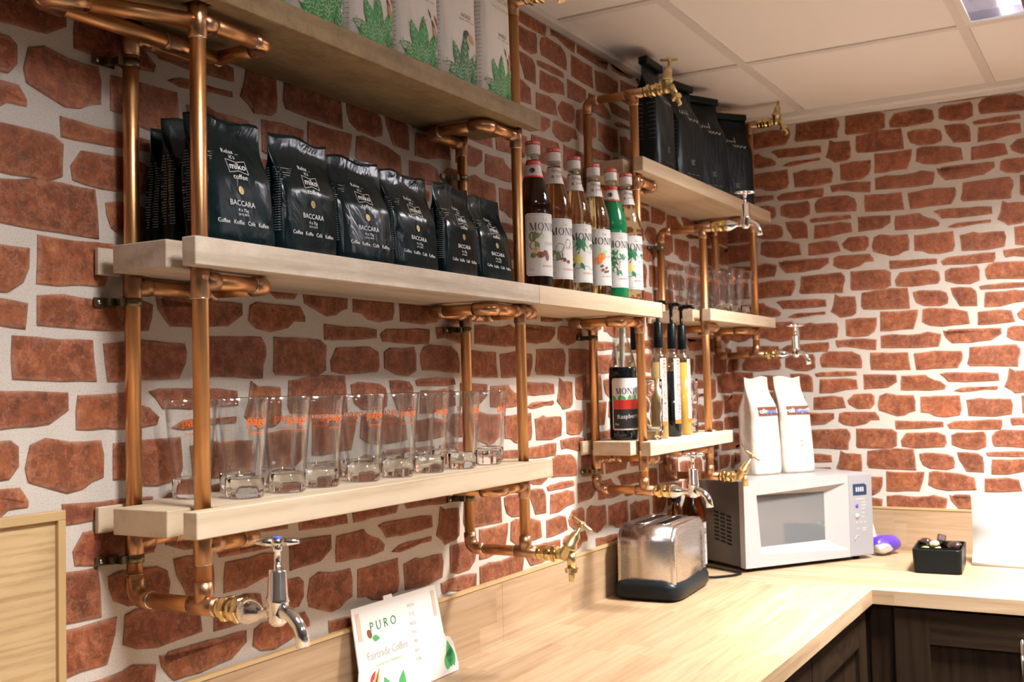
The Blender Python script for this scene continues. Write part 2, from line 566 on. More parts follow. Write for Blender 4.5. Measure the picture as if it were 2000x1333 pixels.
def serif_word():
    polys = []
    def ser(x, y, w=0.30):
        polys.append([(x-w/2, y-0.03), (x+w/2, y-0.03), (x+w/2, y+0.03), (x-w/2, y+0.03)])
    x = 0.0
    def letM(x):
        polys.extend([_bar(x+.1, 0, x+.1, 1, .06), _bar(x+.14, 1, x+.46, 0, .18), _bar(x+.48, 0, x+.78, 1, .06), _bar(x+.80, 0, x+.80, 1, .17)])
        for q in (.1, .80): ser(x+q, 0.02)
        for q in (.08, .82): ser(x+q, 0.98)
        return x + 1.08
    def letO(x):
        n = 20
        for i in range(n):
            a, b = 2*math.pi*i/n, 2*math.pi*(i+1)/n
            o = lambda t: (x+.42+.42*math.cos(t), .5+.52*math.sin(t))
            q = lambda t: (x+.42+.27*math.cos(t), .5+.46*math.sin(t))
            polys.append([o(a), o(b), q(b), q(a)])
        return x + 1.0
    def letN(x):
        polys.extend([_bar(x+.1, 0, x+.1, 1, .06), _bar(x+.13, 1, x+.70, 0, .18), _bar(x+.74, 0, x+.74, 1, .06)])
        ser(x+.1, .02); ser(x+.08, .98); ser(x+.74, .98)
        return x + 1.0
    def letI(x):
        polys.append(_bar(x+.15, 0, x+.15, 1, .17)); ser(x+.15, .02); ser(x+.15, .98)
        return x + .46
    for fn in (letM, letO, letN, letI, letN): x = fn(x)
    return [[(a - x/2, b - .5) for a, b in p] for p in polys]


_SERIF = None


def put_text(mb, s, fn, cu, cv, h, rot=0.0, sx=1.0):
    vs, fs = text_shape(s)
    c, si = math.cos(rot), math.sin(rot)
    mb.add([fn(cu + (x*sx*c - y*si)*h, cv + (x*sx*si + y*c)*h) for x, y in vs], fs, False)


def put_poly(mb, poly, fn, cu=0, cv=0, sc=1.0, rot=0.0):
    c, si = math.cos(rot), math.sin(rot)
    mb.add([fn(cu + (x*c - y*si)*sc, cv + (x*si + y*c)*sc) for x, y in poly], [tuple(range(len(poly)))], False)


def put_ellipse(mb, fn, cu, cv, a, b, rot=0.0, n=14):
    put_poly(mb, [(a*math.cos(2*math.pi*i/n), b*math.sin(2*math.pi*i/n)) for i in range(n)], fn, cu, cv, 1.0, rot)


def put_leaf(mb, fn, cu, cv, L, W, rot, n=7):
    up = [(L*i/n, W*math.sin(math.pi*(i/n)**0.8)) for i in range(n+1)]
    lo = [(L*i/n, -W*math.sin(math.pi*(i/n)**0.8)) for i in range(n-1, 0, -1)]
    put_poly(mb, up + lo, fn, cu, cv, 1.0, rot)


def put_line(mb, fn, u0, v0, u1, v1, wd):
    d = math.hypot(u1-u0, v1-v0); nx, ny = -(v1-v0)/d*wd/2, (u1-u0)/d*wd/2
    mb.add([fn(u0+nx, v0+ny), fn(u0-nx, v0-ny), fn(u1-nx, v1-ny), fn(u1+nx, v1+ny)], [(0, 1, 2, 3)], False)


def put_rect(mb, fn, u0, v0, u1, v1, n=1, r=0.0):
    """rectangle split along u so that it can follow a curved surface"""
    for i in range(n):
        a, b = u0 + (u1-u0)*i/n, u0 + (u1-u0)*(i+1)/n
        mb.add([fn(a, v0), fn(b, v0), fn(b, v1), fn(a, v1)], [(0, 1, 2, 3)], False)
# ------------------------------------------------------------------ room shell
def struct(name, mb, m):
    return tag(mb.obj(name, m), kind='structure')


floor = struct('floor', MB().box((ROOM_X0-.1, ROOM_Y0-.1, -0.1), (XR+.1, 0.1, 0.0)), MT['floor'])
wall_left = struct('wall_left', MB().box((ROOM_X0-.1, 0.0, 0.0), (XR+.1, 0.1, 2.6)), MT['mortar'])
wall_right = struct('wall_right', MB().box((XR, ROOM_Y0-.1, 0.0), (XR+.1, 0.0, 2.6)), MT['mortar'])
wall_back = struct('wall_back', MB().box((ROOM_X0-.1, ROOM_Y0-.1, 0.0), (ROOM_X0, 0.0, 2.6)), MT['paint'])
wall_front = struct('wall_front', MB().box((ROOM_X0, ROOM_Y0-.1, 0.0), (XR, ROOM_Y0, 2.6)), MT['paint'])

# ceiling: void deck, hanging rails and lay-in tiles
ceiling = struct('ceiling', MB().box((ROOM_X0, ROOM_Y0, 2.52), (XR, 0.0, 2.56)), MT['paint'])
gx = [3.585 - 0.0] + [2.957 - 0.62*i for i in range(0, 10)]
gx = [g for g in gx if g > ROOM_X0]
gy = [-0.29 - 0.582*i for i in range(0, 8)]
xs = sorted([ROOM_X0] + gx); ys = sorted([0.0] + gy + [ROOM_Y0])
lamp_cells = {(round(a, 2), round(b, 2)) for a, b, _ in LAMPS}
RW = 0.013
for i in range(len(xs)-1):
    for j in range(len(ys)-1):
        if (round(xs[i], 2), round(ys[j], 2)) in lamp_cells: continue
        tag(MB().box((xs[i]+.002, ys[j]+.002, CEIL+.004), (xs[i+1]-.002, ys[j+1]-.002, CEIL+.018)).obj('ceiling_tile', MT['ceil_tile'], ceiling))
for x in gx[1:]:
    MB().box((x-RW, ROOM_Y0, CEIL), (x+RW, -0.002, CEIL+.0045)).obj('ceiling_rail', MT['ceil_rail'], ceiling)
for y in gy:
    MB().box((ROOM_X0, y-RW, CEIL-.0008), (XR-.002, y+RW, CEIL+.004)).obj('ceiling_rail', MT['ceil_rail'], ceiling)
trim1 = struct('trim_1', MB().box((XR-.050, ROOM_Y0, CEIL-.012), (XR-.003, -0.03, CEIL+.0035)).box((XR-.012, ROOM_Y0, CEIL-.024), (XR-.003, -0.03, CEIL-.012)), MT['ceil_tile'])
trim2 = struct('trim_2', MB().box((ROOM_X0, -.026, CEIL-.012), (XR-.004, -0.003, CEIL+.0035)), MT['ceil_rail'])

# recessed louvre luminaires
lampmat = emissive('fluorescent_tube', (1.0, 0.95, 0.92), 6.0)
for k, (x0, y0, key) in enumerate(LAMPS):
    x1, y1 = x0 + 0.62, y0 + 0.582
    cx, cy = (x0+x1)/2, (y0+y1)/2
    lab = {0: 'recessed square ceiling luminaire with mirror louvres near the brick corner',
           1: 'recessed square ceiling luminaire above the coffee bag shelves',
           2: 'recessed square ceiling luminaire over the room, in line with the corner luminaire',
           3: 'recessed square ceiling luminaire over the room, in line with the shelf luminaire'}[k]
    t = thing('ceiling_light', lab, 'ceiling light', (cx, cy, CEIL), 0, 'recessed ceiling luminaires')
    a, b = 0.282, 0.268
    fr = MB()
    fr.box((-a-.014, -b-.014, -.001), (a+.014, -b, .004)).box((-a-.014, b, -.001), (a+.014, b+.014, .004))
    fr.box((-a-.014, -b, -.001), (-a, b, .004)).box((a, -b, -.001), (a+.014, b, .004))
    fr.obj('frame', MT['lamp_white'], t)
    hs = MB()
    hs.box((-a-.004, -b-.004, .07), (a+.004, b+.004, .075))
    hs.box((-a-.004, -b-.004, .004), (-a, b+.004, .07)).box((a, -b-.004, .004), (a+.004, b+.004, .07))
    hs.box((-a, -b-.004, .004), (a, -b, .07)).box((-a, b, .004), (a, b+.004, .07))
    hs.obj('housing', MT['lamp_reflector'], t)
    for q in (-0.14, 0.0, 0.14):      # lengthwise parabolic blades
        bl = MB()
        bl.add([(-a, q-.006, .006), (a, q-.006, .006), (a, q+.006, .006), (-a, q+.006, .006), (-a, q-.002, .045), (a, q-.002, .045), (a, q+.002, .045), (-a, q+.002, .045)],
               [(3,2,1,0),(4,5,6,7),(0,1,5,4),(1,2,6,5),(2,3,7,6),(3,0,4,7)], False)
        bl.obj('louvre_blade', MT['lamp_reflector'], t)
    for q in [-.235 + .094*i for i in range(6)]:
        MB().box((q-.0015, -b+.001, .010), (q+.0015, b-.001, .042)).obj('louvre_blade', MT['lamp_reflector'], t)
    for q in (-0.2, -0.07, 0.07, 0.2):
        MB().tube([(-a+.01, q, .058), (a-.01, q, .058)], .008, 10).obj('lamp_tube', lampmat, t)
    ld = bpy.data.lights.new('luminaire_light', 'AREA')
    ld.shape = 'RECTANGLE'; ld.size = .34; ld.size_y = .34
    ld.energy = LAMP_W[key]; ld.color = LAMP_COL; ld.spread = LAMP_SPREAD
    lo = bpy.data.objects.new('luminaire_light', ld); link(lo, t)
    lo.location = (0, 0, .047)

# ------------------------------------------------------------------ bricks (one repeat of the wall covering, digitised; s,z in metres)
G = {1: (1540, 240), 2: (1700, 180), 3: (1540, 420), 4: (1700, 360)}
BR = [
 (3, [(165,800),(400,775),(690,748),(735,800),(740,860),(715,930),(710,1015),(450,1020),(170,1032),(140,1000),(160,920)], .90),
 (3, [(808,735),(1000,722),(1270,710),(1338,745),(1335,850),(1338,920),(1250,965),(830,985),(808,960)], .95),
 (3, [(1385,850),(1450,750),(1640,730),(1850,708),(1960,740),(1980,840),(1950,895),(1600,935),(1400,925)], 1.0),
 (2, [(885,225),(960,180),(1120,160),(1300,120),(1335,170),(1335,310),(1215,370),(1040,380),(890,350)], .9),
 (1, [(340,1060),(380,1000),(470,965),(760,945),(860,985),(890,1060),(885,1150),(600,1165),(370,1180),(345,1130)], 1.0),
 (1, [(990,945),(1260,930),(1480,905),(1490,1000),(1515,1130),(1300,1150),(1000,1165),(988,1060)], 1.1),
 (4, [(485,115),(750,60),(1100,38),(1120,90),(1110,160),(1055,260),(850,285),(520,325),(500,220)], 1.05),
 (4, [(820,355),(900,330),(1150,310),(1400,288),(1580,290),(1590,385),(1400,410),(1150,440),(930,450),(880,395)], .95),
 (4, [(1000,560),(1100,510),(1300,485),(1570,465),(1575,490),(1400,515),(1100,570)], 1.35),
 (1, [(535,225),(600,250),(800,235),(815,350),(810,450),(760,490),(600,525),(560,490),(480,455),(515,360)], .9),
 (1, [(880,180),(1150,110),(1470,70),(1490,180),(1505,340),(1250,365),(900,395),(872,350)], .85),
 (2, [(475,525),(560,495),(830,475),(910,500),(935,570),(925,640),(830,680),(620,695),(520,660),(485,590)], 1.0),
 (2, [(958,435),(1080,415),(1230,410),(1290,450),(1305,540),(1305,645),(1080,665),(1040,600),(985,530)], .85),
 (2, [(1325,390),(1400,365),(1650,320),(1940,290),(1960,345),(1700,390),(1350,430)], 1.2),
 (2, [(1405,460),(1640,430),(1780,400),(1950,405),(1970,530),(1780,570),(1600,630),(1395,655),(1395,560)], 1.15),
 (3, [(900,30),(1100,15),(1330,5),(1335,100),(1220,180),(1030,205),(910,225)], .82),
 (4, [(325,415),(500,395),(640,375),(680,410),(750,435),(830,450),(905,500),(890,545),(700,580),(320,600),(315,500)], 1.05),
 (2, [(600,740),(680,710),(1000,700),(1180,725),(1210,880),(1000,915),(850,945),(690,940),(590,905)], 1.0),
 (2, [(1310,720),(1450,695),(1600,665),(1750,672),(1795,810),(1600,850),(1310,890)], .92),
 (3, [(695,380),(780,295),(1000,270),(1045,300),(1050,400),(1000,465),(830,485),(720,435)], 1.1),
 (3, [(1110,290),(1200,250),(1350,265),(1550,250),(1575,330),(1575,455),(1500,480),(1440,520),(1340,540),(1240,515),(1105,480),(1085,410)], 1.05),
 (4, [(570,665),(780,640),(1080,610),(1095,720),(1105,800),(1080,870),(900,910),(760,905),(680,870),(575,870)], 1.2),
 (4, [(1160,665),(1230,650),(1340,620),(1420,635),(1600,615),(1740,610),(1770,680),(1750,810),(1540,855),(1190,870)], .95),
 (1, [(670,540),(850,505),(1075,485),(1075,590),(1045,670),(960,735),(790,760),(680,750),(675,640)], 1.0),
 (1, [(1118,405),(1350,385),(1610,345),(1600,440),(1550,600),(1380,620),(1250,650),(1120,660)], 1.15),
 (1, [(1125,720),(1280,685),(1480,680),(1650,650),(1730,620),(1905,640),(1900,720),(1875,800),(1650,835),(1130,875)], .9),
 (2, [(860,990),(900,1010),(930,975),(1150,950),(1615,905),(1620,980),(1480,1075),(1200,1130),(980,1150),(930,1110),(880,1060)], .95),
 (3, [(590,560),(650,530),(900,515),(1060,505),(1110,570),(1110,605),(1000,615),(940,665),(780,710),(650,700),(580,660)], 1.15),
 (3, [(1310,595),(1550,590),(1800,570),(1935,568),(1940,635),(1700,670),(1320,708)], 1.0),
 (4, [(915,1000),(1000,950),(1200,930),(1450,895),(1625,885),(1630,960),(1610,1015),(1400,1035),(950,1055)], 1.1),
 (1, [(545,820),(700,795),(880,770),(1075,770),(1065,905),(880,905),(660,890),(570,910),(550,870)], .95),
]


def on_right(px, py):
    d = _f + _r*((px-1000)/F_PX) + _u*((666.5-py)/F_PX)
    t = (XR - CAM.x) / d.x
    q = CAM + d*t
    return -q.y, q.z


CLS = []
rng = random.Random(3)
for g, pts, tone in BR:
    ox, oy = G[g]
    P = [Vector(on_right(ox + .15*a, oy + .15*b)) for a, b in pts]
    if sum(P[i-1].x*P[i].y - P[i].x*P[i-1].y for i in range(len(P))) < 0: P.reverse()
    # jagged outline: split long edges and jitter a little
    Q = []
    for i, p in enumerate(P):
        q = P[(i+1) % len(P)]
        n = max(1, int((q-p).length / 0.022))
        for k in range(n):
            x = p.lerp(q, k/n)
            if k: x = x + Vector((rng.uniform(-1, 1), rng.uniform(-1, 1)))*0.0011
            Q.append(x)
    c = sum(P, Vector((0, 0)))/len(P)
    CLS.append((c, [q-c for q in Q], tone))


def brick_mesh(Q, place, name):
    """place(s, z, out)->xyz relative to the brick's centre"""
    n = len(Q)
    rings = [(1.0, 0.0, 1.0, 0.0), (1.0, .0016, 1.0, 0.0), (1.0, .0026, 0.7, .0022), (1.0, .0029, 0.0, .008)]
    vs = []; ed = []
    for _, out, e, inset in rings:
        for i in range(n):
            p = Q[i]
            L = p.length
            q = p*max(0.15, (L-inset)/max(L, 1e-6)) if inset else p
            if inset:
                a, b = Q[i-1], Q[(i+1) % n]
                tdir = (b-a); nn = Vector((-tdir.y, tdir.x)).normalized()
                q = p + nn*min(inset, 0.45*L)
            vs.append(place(q.x, q.y, out)); ed.append(e)
    fs = []
    for r in range(3):
        for i in range(n):
            j = (i+1) % n
            fs.append((r*n+i, r*n+j, (r+1)*n+j, (r+1)*n+i))
    fs.append(tuple(3*n+i for i in range(n)))
    me = bpy.data.meshes.new(name)
    me.from_pydata([tuple(v) for v in vs], [], fs)
    at = me.attributes.new('edge', 'FLOAT', 'POINT')
    at.data.foreach_set('value', ed)
    me.materials.append(MT['brick'])
    me.update()
    return me


def lay_bricks(wall, s0, z0, Hp, Vp, anchor, place, centre, smin, smax, zmin, zmax, hide):
    """repeat the pattern over a wall: half-drop lattice; ANCHOR class centre sits at (s0,z0)"""
    ref = CLS[anchor][0]
    insts = []
    for i in range(-8, 12):
        for j in range(-8, 10):
            for k, (c, Q, tone) in enumerate(CLS):
                s = s0 + (c.x-ref.x)*Hp/.5187 + i*Hp
                z = z0 + (c.y-ref.y)*Vp/.5187 + j*Vp + (i % 2)*Vp/2 + (i//2)*Vp*0
                if not (smin-.05 < s < smax+.05 and zmin-.03 < z < zmax+.03): continue
                insts.append((s, z, k))
    meshes = {}
    vis = []
    for s, z, k in insts:
        p = project(centre(s, z))
        inside = p is not None and -60 < p[0] < 2060 and -60 < p[1] < 1390
        cover = hide(s, z)
        big = 1.0/p[2]**2 if p else 0
        vis.append((0 if (inside and not cover) else 1, -big, s, z, k))
    vis.sort()
    rest = []
    for n, (hid, _, s, z, k) in enumerate(vis):
        c, Q, tone = CLS[k]
        ss = [q.x*Hp/.5187 + s for q in Q]; zz = [q.y*Vp/.5187 + z for q in Q]
        clipped = min(ss) < smin or max(ss) > smax or min(zz) < zmin or max(zz) > zmax
        Qs = [Vector((q.x*Hp/.5187, q.y*Vp/.5187)) for q in Q]
        if clipped:
            Qs = clip_poly(Qs, smin-s, smax-s, zmin-z, zmax-z)
            if len(Qs) < 3: continue
        if hid or n >= 295:
            rest.append((Qs, s, z)); continue
        if clipped: me = brick_mesh(Qs, place, 'brick')
        else:
            if k not in meshes: meshes[k] = brick_mesh(Qs, place, 'brick')
            me = meshes[k]
        o = bpy.data.objects.new('brick', me)
        o.location = centre(s, z)
        r2 = random.Random(k*31 + int(s*100)*7 + int(z*100))
        t = tone * r2.uniform(.94, 1.06)
        o.color = (t, t*r2.uniform(.95, 1.05), t*r2.uniform(.93, 1.05), 1)
        link(o, wall)
    if rest:
        vs = []; fs = []; ed = []
        for Qs, s, z in rest:
            m = brick_mesh(Qs, place, 'tmp'); b = len(vs); C = Vector(centre(s, z))
            vs += [tuple(v.co + C) for v in m.vertices]
            ed += [x.value for x in m.attributes['edge'].data]
            fs += [tuple(q+b for q in p.vertices) for p in m.polygons]
            bpy.data.meshes.remove(m)
        me = bpy.data.meshes.new('brick_rest'); me.from_pydata(vs, [], fs)
        at = me.attributes.new('edge', 'FLOAT', 'POINT'); at.data.foreach_set('value', ed)
        me.materials.append(MT['brick']); me.update()
        o = bpy.data.objects.new('brick_field', me); link(o, wall); o['kind'] = 'stuff'


def clip_poly(P, x0, x1, y0, y1):
    def cut(P, f):
        R = []
        for i in range(len(P)):
            a, b = P[i-1], P[i]; fa, fb = f(a), f(b)
            if (fa >= 0) != (fb >= 0): R.append(a.lerp(b, fa/(fa-fb)))
            if fb >= 0: R.append(b)
        return R
    for f in (lambda p: p.x-x0, lambda p: x1-p.x, lambda p: p.y-y0, lambda p: y1-p.y):
        P = cut(P, f)
        if len(P) < 3: return []
    # drop near-duplicates
    R = [p for i, p in enumerate(P) if (p - P[i-1]).length > 1e-4]
    return R


U_CLS = 20
uc = CLS[U_CLS][0]
ZB = 1.060     # bricks stop behind the upstand
lay_bricks(wall_right, uc.x, uc.y, .5187, .5187, U_CLS, lambda s, z, o: (-o, -s, z), lambda s, z: (XR, -s, z), 0.0, 1.75, ZB, CEIL-.014,
           lambda s, z: s > 1.6)
LB = dict(s0=0.879 + (uc.x - on_right(1540+.15*1110, 420+.15*290)[0])*1.0, z0=1.9471 + (uc.y - on_right(1540+.15*1110, 420+.15*290)[1]), Hp=.530, Vp=.5125)
lay_bricks(wall_left, LB['s0'], LB['z0'], LB['Hp'], LB['Vp'], U_CLS, lambda s, z, o: (s, -o, z), lambda s, z: (s, 0.0, z), 0.45, XR, ZB, CEIL-.014,
           lambda s, z: s < .55 or (s < .9 and z < 1.3))

# ------------------------------------------------------------------ worktop, upstands, cabinets
CX, CY = 2.915, -0.6015     # inner corner of the L
TH = 0.0365
struct_top = MB()
struct_top.prism([(ROOM_X0+.3, -0.003), (ROOM_X0+.3, CY), (CX, CY), (CX, -.003)], CT-TH, CT)
wt1 = tag(struct_top.obj('worktop', MT['top_x']), 'long oak stave worktop run under the brick wall shelves', 'worktop')
m2 = MB()
m2.prism([(CX+.0006, -0.003), (CX+.0006, -2.2), (XR-.003, -2.2), (XR-.003, -.003)], CT-TH, CT)
wt2 = tag(m2.obj('worktop', MT['top_y']), 'short oak stave worktop return carrying the chocolate box', 'worktop')


def upstand(name, label, a, b, top, axis, lip=.006):
    t = thing(name, label, 'upstand')
    if axis == 'X':
        n = 2
        xsn = [a, 2.02, b] if a < 2.0 < b else [a, b]
        for i in range(len(xsn)-1):
            MB().box((xsn[i]+.0004, -.0125, CT+.0005), (xsn[i+1]-.0004, -.0032, top-.006)).obj('panel', MT['top_x'], t)
        MB().box((a, -.0145, top-.006), (b, -.0032, top)).obj('edge_strip', MT['trim_oak'], t)
    else:
        MB().box((XR-.0125, b, CT+.0005), (XR-.0032, a, top-.006)).obj('panel', MT['top_y'], t)
        MB().box((XR-.0145, b, top-.006), (XR-.0032, a, top)).obj('edge_strip', MT['trim_oak'], t)
    return t


upstand('upstand', 'low oak upstand along the back of the long worktop below the taps', 0.9195, XR-.015, 1.0775, 'X')
upstand('upstand', 'low oak upstand behind the chocolate box and white display card', -0.016, -2.2, 1.0775, 'Y')
# tall framed splash panel at the left
t = thing('splash_panel', 'tall framed light oak panel on the brick wall beside the shelf pipes', 'panel')
PX1, PZ1 = 0.9185, 1.348
MB().box((0.2, -.010, CT+.001), (PX1-.0115, -.0045, PZ1-.0125)).obj('panel', MT['panel'], t)
MB().box((0.2, -.0165, PZ1-.0125), (PX1, -.0045, PZ1), .001).obj('frame_strip', MT['trim_oak'], t)
MB().box((PX1-.0115, -.0165, CT+.001), (PX1, -.0045, PZ1-.0127), .001).obj('frame_strip', MT['trim_oak'], t)


def shaker(t, name, fn, u0, u1, v0, v1, handle=None, fw=.085):
    """framed door; fn(u, v, out)"""
    def bx(a0, a1, b0, b1, o0, o1, nm, m):
        p = MB()
        p.add([fn(a, b, o) for o in (o0, o1) for a, b in ((a0, b0), (a1, b0), (a1, b1), (a0, b1))],
              [(3,2,1,0),(4,5,6,7),(0,1,5,4),(1,2,6,5),(2,3,7,6),(3,0,4,7)], False)
        return p
    d = bx(u0+fw, u1-fw, v0+fw, v1-fw, .0, .009, 'panel', None).obj(name, MT['walnut'], t, fixn=True)
    bx(u0, u0+fw-.0005, v0, v1, .0, .020, 's', None).obj('door_stile', MT['walnut'], d, fixn=True)
    bx(u1-fw+.0005, u1, v0, v1, .0, .020, 's', None).obj('door_stile', MT['walnut'], d, fixn=True)
    bx(u0+fw, u1-fw, v1-fw, v1, .0, .020, 's', None).obj('door_rail', MT['walnut_x'], d, fixn=True)
    bx(u0+fw, u1-fw, v0, v0+fw, .0, .020, 's', None).obj('door_rail', MT['walnut_x'], d, fixn=True)
    if handle:
        hu, ha, hb = handle
        h = MB()
        h.tube([fn(hu, ha, .020), fn(hu, ha, .048), fn(hu, hb, .048), fn(hu, hb, .020)], .005, 10)
        h.obj('handle', MT['chrome'], d)
    return d


# left-run cabinets (fronts look towards -y) and right-run cabinets (fronts look towards -x)
ZT = CT - TH - .002
FY = -0.565
for i, (a, b) in enumerate(((1.16, 1.76), (1.762, 2.362), (2.364, 2.900))):
    lab = ['dark walnut shaker base cabinet at the near end of the long worktop', 'dark walnut shaker base cabinet under the middle of the long worktop',
           'dark walnut shaker base cabinet next to the inner worktop corner'][i]
    t = thing('base_cabinet', lab, 'cabinet', (0, 0, 0), 0, 'dark walnut base cabinets')
    MB().box((a, FY, .10), (b, -.02, ZT)).obj('carcass', MT['walnut'], t)
    shaker(t, 'door', lambda u, v, o: (u, FY-.001-o, v), a+.002, b-.002, .12, ZT-.006, (b-.32 if i == 2 else a+.06, ZT-.30, ZT-.125))
t = thing('base_cabinet', 'dark walnut shaker base cabinet under the short worktop return', 'cabinet', (0, 0, 0), 0, 'dark walnut base cabinets')
FX = CX + .030
MB().box((FX, -1.25, .10), (XR-.02, -.645, ZT)).obj('carcass', MT['walnut'], t)
shaker(t, 'door', lambda u, v, o: (FX-.001-o, -u, v), .6535, 1.247, .12, ZT-.006, (.955, ZT-.27, ZT-.055), .085)
t2 = MB().box((FX-.006, -.6445, .10), (FX+.02, -.590, ZT)).box((FX+.0, -.5895, .10), (FX+.02, -.568, ZT))
tag(t2.obj('corner_post', MT['walnut']), 'dark walnut filler post in the inner corner of the cabinets', 'corner post')
tag(MB().box((ROOM_X0+.3, -.50, 0.001), (CX+.02, -.03, .099)).obj('plinth', MT['walnut_x']), 'dark walnut plinth under the long cabinet run', 'plinth')
tag(MB().box((CX+.09, -2.2, 0.001), (XR-.03, -.51, .099)).obj('plinth', MT['walnut_x']), 'dark walnut plinth under the short cabinet run', 'plinth')
#PART3
# ------------------------------------------------------------------ copper pipe frames with taps
YB, YF, PR = -0.028, -0.158, 0.0108
SH = {'A': (2.0125, 2.048), 'B': (1.6585, 1.6955), 'C': (1.3105, 1.3455), 'D': (2.0165, 2.052), 'E': (1.667, 1.7005), 'F': (1.3175, 1.352)}


def round_path(pts, r=.022, n=5):
    P = [Vector(p) for p in pts]; out = [P[0]]
    for i in range(1, len(P)-1):
        a, b, c = P[i-1], P[i], P[i+1]
        d1, d2 = (a-b).normalized(), (c-b).normalized()
        s, e = b + d1*r, b + d2*r
        for k in range(n+1):
            t = k/n
            out.append(s*(1-t)**2 + b*2*t*(1-t) + e*t*t)
    out.append(P[-1])
    return out


def pipe(t, pts, r=PR, name='pipe', m='copper', rr=.022):
    return MB().tube(round_path(pts, rr), r, 16).obj(name, MT[m], t)


def sleeve(t, c, ax, L, r=.0127, name='fitting'):
    """a soldered sleeve with its bright rings"""
    c = Vector(c); ax = Vector(ax).normalized()
    o = MB().lathe([(PR+.0002, -L/2), (r, -L/2+.001), (r, L/2-.001), (PR+.0002, L/2)], 16, c, ax).obj(name, MT['copper_fit'], t)
    for s in (-1, 1): solder(o, c + ax*(s*L/2), ax)
    return o


def solder(o, p, ax):
    MB().lathe([(PR+.0003, -.0012), (PR+.0016, 0), (PR+.0003, .0012)], 16, p, ax).obj('solder_ring', MT['solder'], o)


def tee(t, c, ax, side, L=.052, l2=.030):
    c = Vector(c); side = Vector(side)
    o = sleeve(t, c, ax, L, name='tee_fitting')
    MB().lathe([(.0126, 0.004), (.0126, l2-.001), (PR+.0002, l2)], 16, c, side).lathe([(PR+.0003, -.0012), (PR+.0015, 0), (PR+.0003, .0012)], 16, c+side*l2, side).obj('tee_branch', MT['copper_fit'], o)
    return o


def elbow(t, corner, d1, d2, L=.030):
    c = Vector(corner); d1 = Vector(d1); d2 = Vector(d2)
    o = MB().tube(round_path([c+d1*L, c, c+d2*L], .022, 6), .0127, 16).obj('elbow_fitting', MT['copper_fit'], t)
    for d in (d1, d2): solder(o, c+d*L, d)
    return o


def clip(t, x, z):
    o = MB().lathe([(.0112, -.006), (.0128, -.006), (.0128, .006), (.0112, .006)], 16, (x, YB, z), (0, 0, 1), closed=True).box((x-.046, -.0075, z-.006), (x-.010, -.0045, z+.006)).box((x-.030, -.020, z-.005), (x-.020, -.0075, z+.005)).box((x-.022, -.030, z-.0055), (x-.010, -.020, z+.0055)).obj('pipe_clip', MT['clip'], t)
    MB().lathe([(.0036, 0), (.003, .0015), (0.0001, .0018)], 10, (x-.038, -.0075, z), (0, -1, 0)).obj('screw', MT['steel'], o)


def tap_empty(t, label):
    e = bpy.data.objects.new('tap', None); e.empty_display_size = .02
    link(e, t)
    e['label'] = label
    return e


def coupling(e, x, z, chrome):
    y = -.186
    MB().lathe([(PR, 0), (.0135, .001), (.0135, .010)], 16, (x, y, z), (0, -1, 0)).hexnut((x, y-.014, z), (0, -1, 0), .0172, .010).lathe([(.0150, .018), (.0150, .034)], 18, (x, y, z), (0, -1, 0)).hexnut((x, y-.037, z), (0, -1, 0), .0174, .008).lathe([(.0140, .040), (.0140, .044)], 16, (x, y, z), (0, -1, 0)).obj('coupling', MT['brass_hex'], e)
    return y - .044


def chrome_tap(t, x, z, capcol=None):
    e = tap_empty(t, 'chrome bib tap with cross handle on a brass coupling')
    y = coupling(e, x, z, True)
    yb = y - .056
    MB().lathe([(.0165, 0), (.0168, .003), (.0155, .012), (.011, .022), (.0065, .030), (.0068, .040), (.0095, .050)], 18, (x, y, z), (0, -1, 0)).obj('inlet', MT['chrome'], e)
    MB().lathe([(.0001, -.0145), (.007, -.0138), (.0125, -.008), (.0140, .002), (.0132, .014), (.0142, .0155), (.0142, .019), (.0132, .0205), (.0115, .054), (.0105, .0555), (.0042, .0555), (.0042, .078), (.0062, .079), (.0062, .0845), (.0045, .086)], 20, (x, yb, z)).obj('body', MT['chrome'], e)
    sp = [(x, yb-.004, z+.004), (x, yb-.014, z+.003), (x, yb-.024, z-.001), (x, yb-.033, z-.010), (x, yb-.038, z-.022), (x, yb-.040, z-.036)]
    s = MB().tube(sp, .008, 16, radii=[.0105, .0092, .0085, .0083, .0086, .0088])
    s.obj('spout', MT['chrome'], e)
    a = math.radians(-62)
    d = Vector((math.cos(a), math.sin(a), 0)); c = Vector((x, yb, z+.0895))
    h = MB().lathe([(.0001, -.005), (.007, -.004), (.0085, 0), (.007, .005), (.0001, .0055)], 16, c, (0, 0, 1))
    for sgn in (-1, 1):
        h.tube([c+d*sgn*.004, c+d*sgn*.016, c+d*sgn*.0275, c+d*sgn*.0285], .004, 10, radii=[.0062, .0048, .0028, .0012])
    h = h.obj('cross_handle', MT['chrome'], e)
    if capcol:
        MB().lathe([(.0052, .0052), (.0048, .0066), (.0001, .0072)], 14, c, (0, 0, 1)).obj('index_cap', flat('tap_index', capcol, .25), h)
    return e


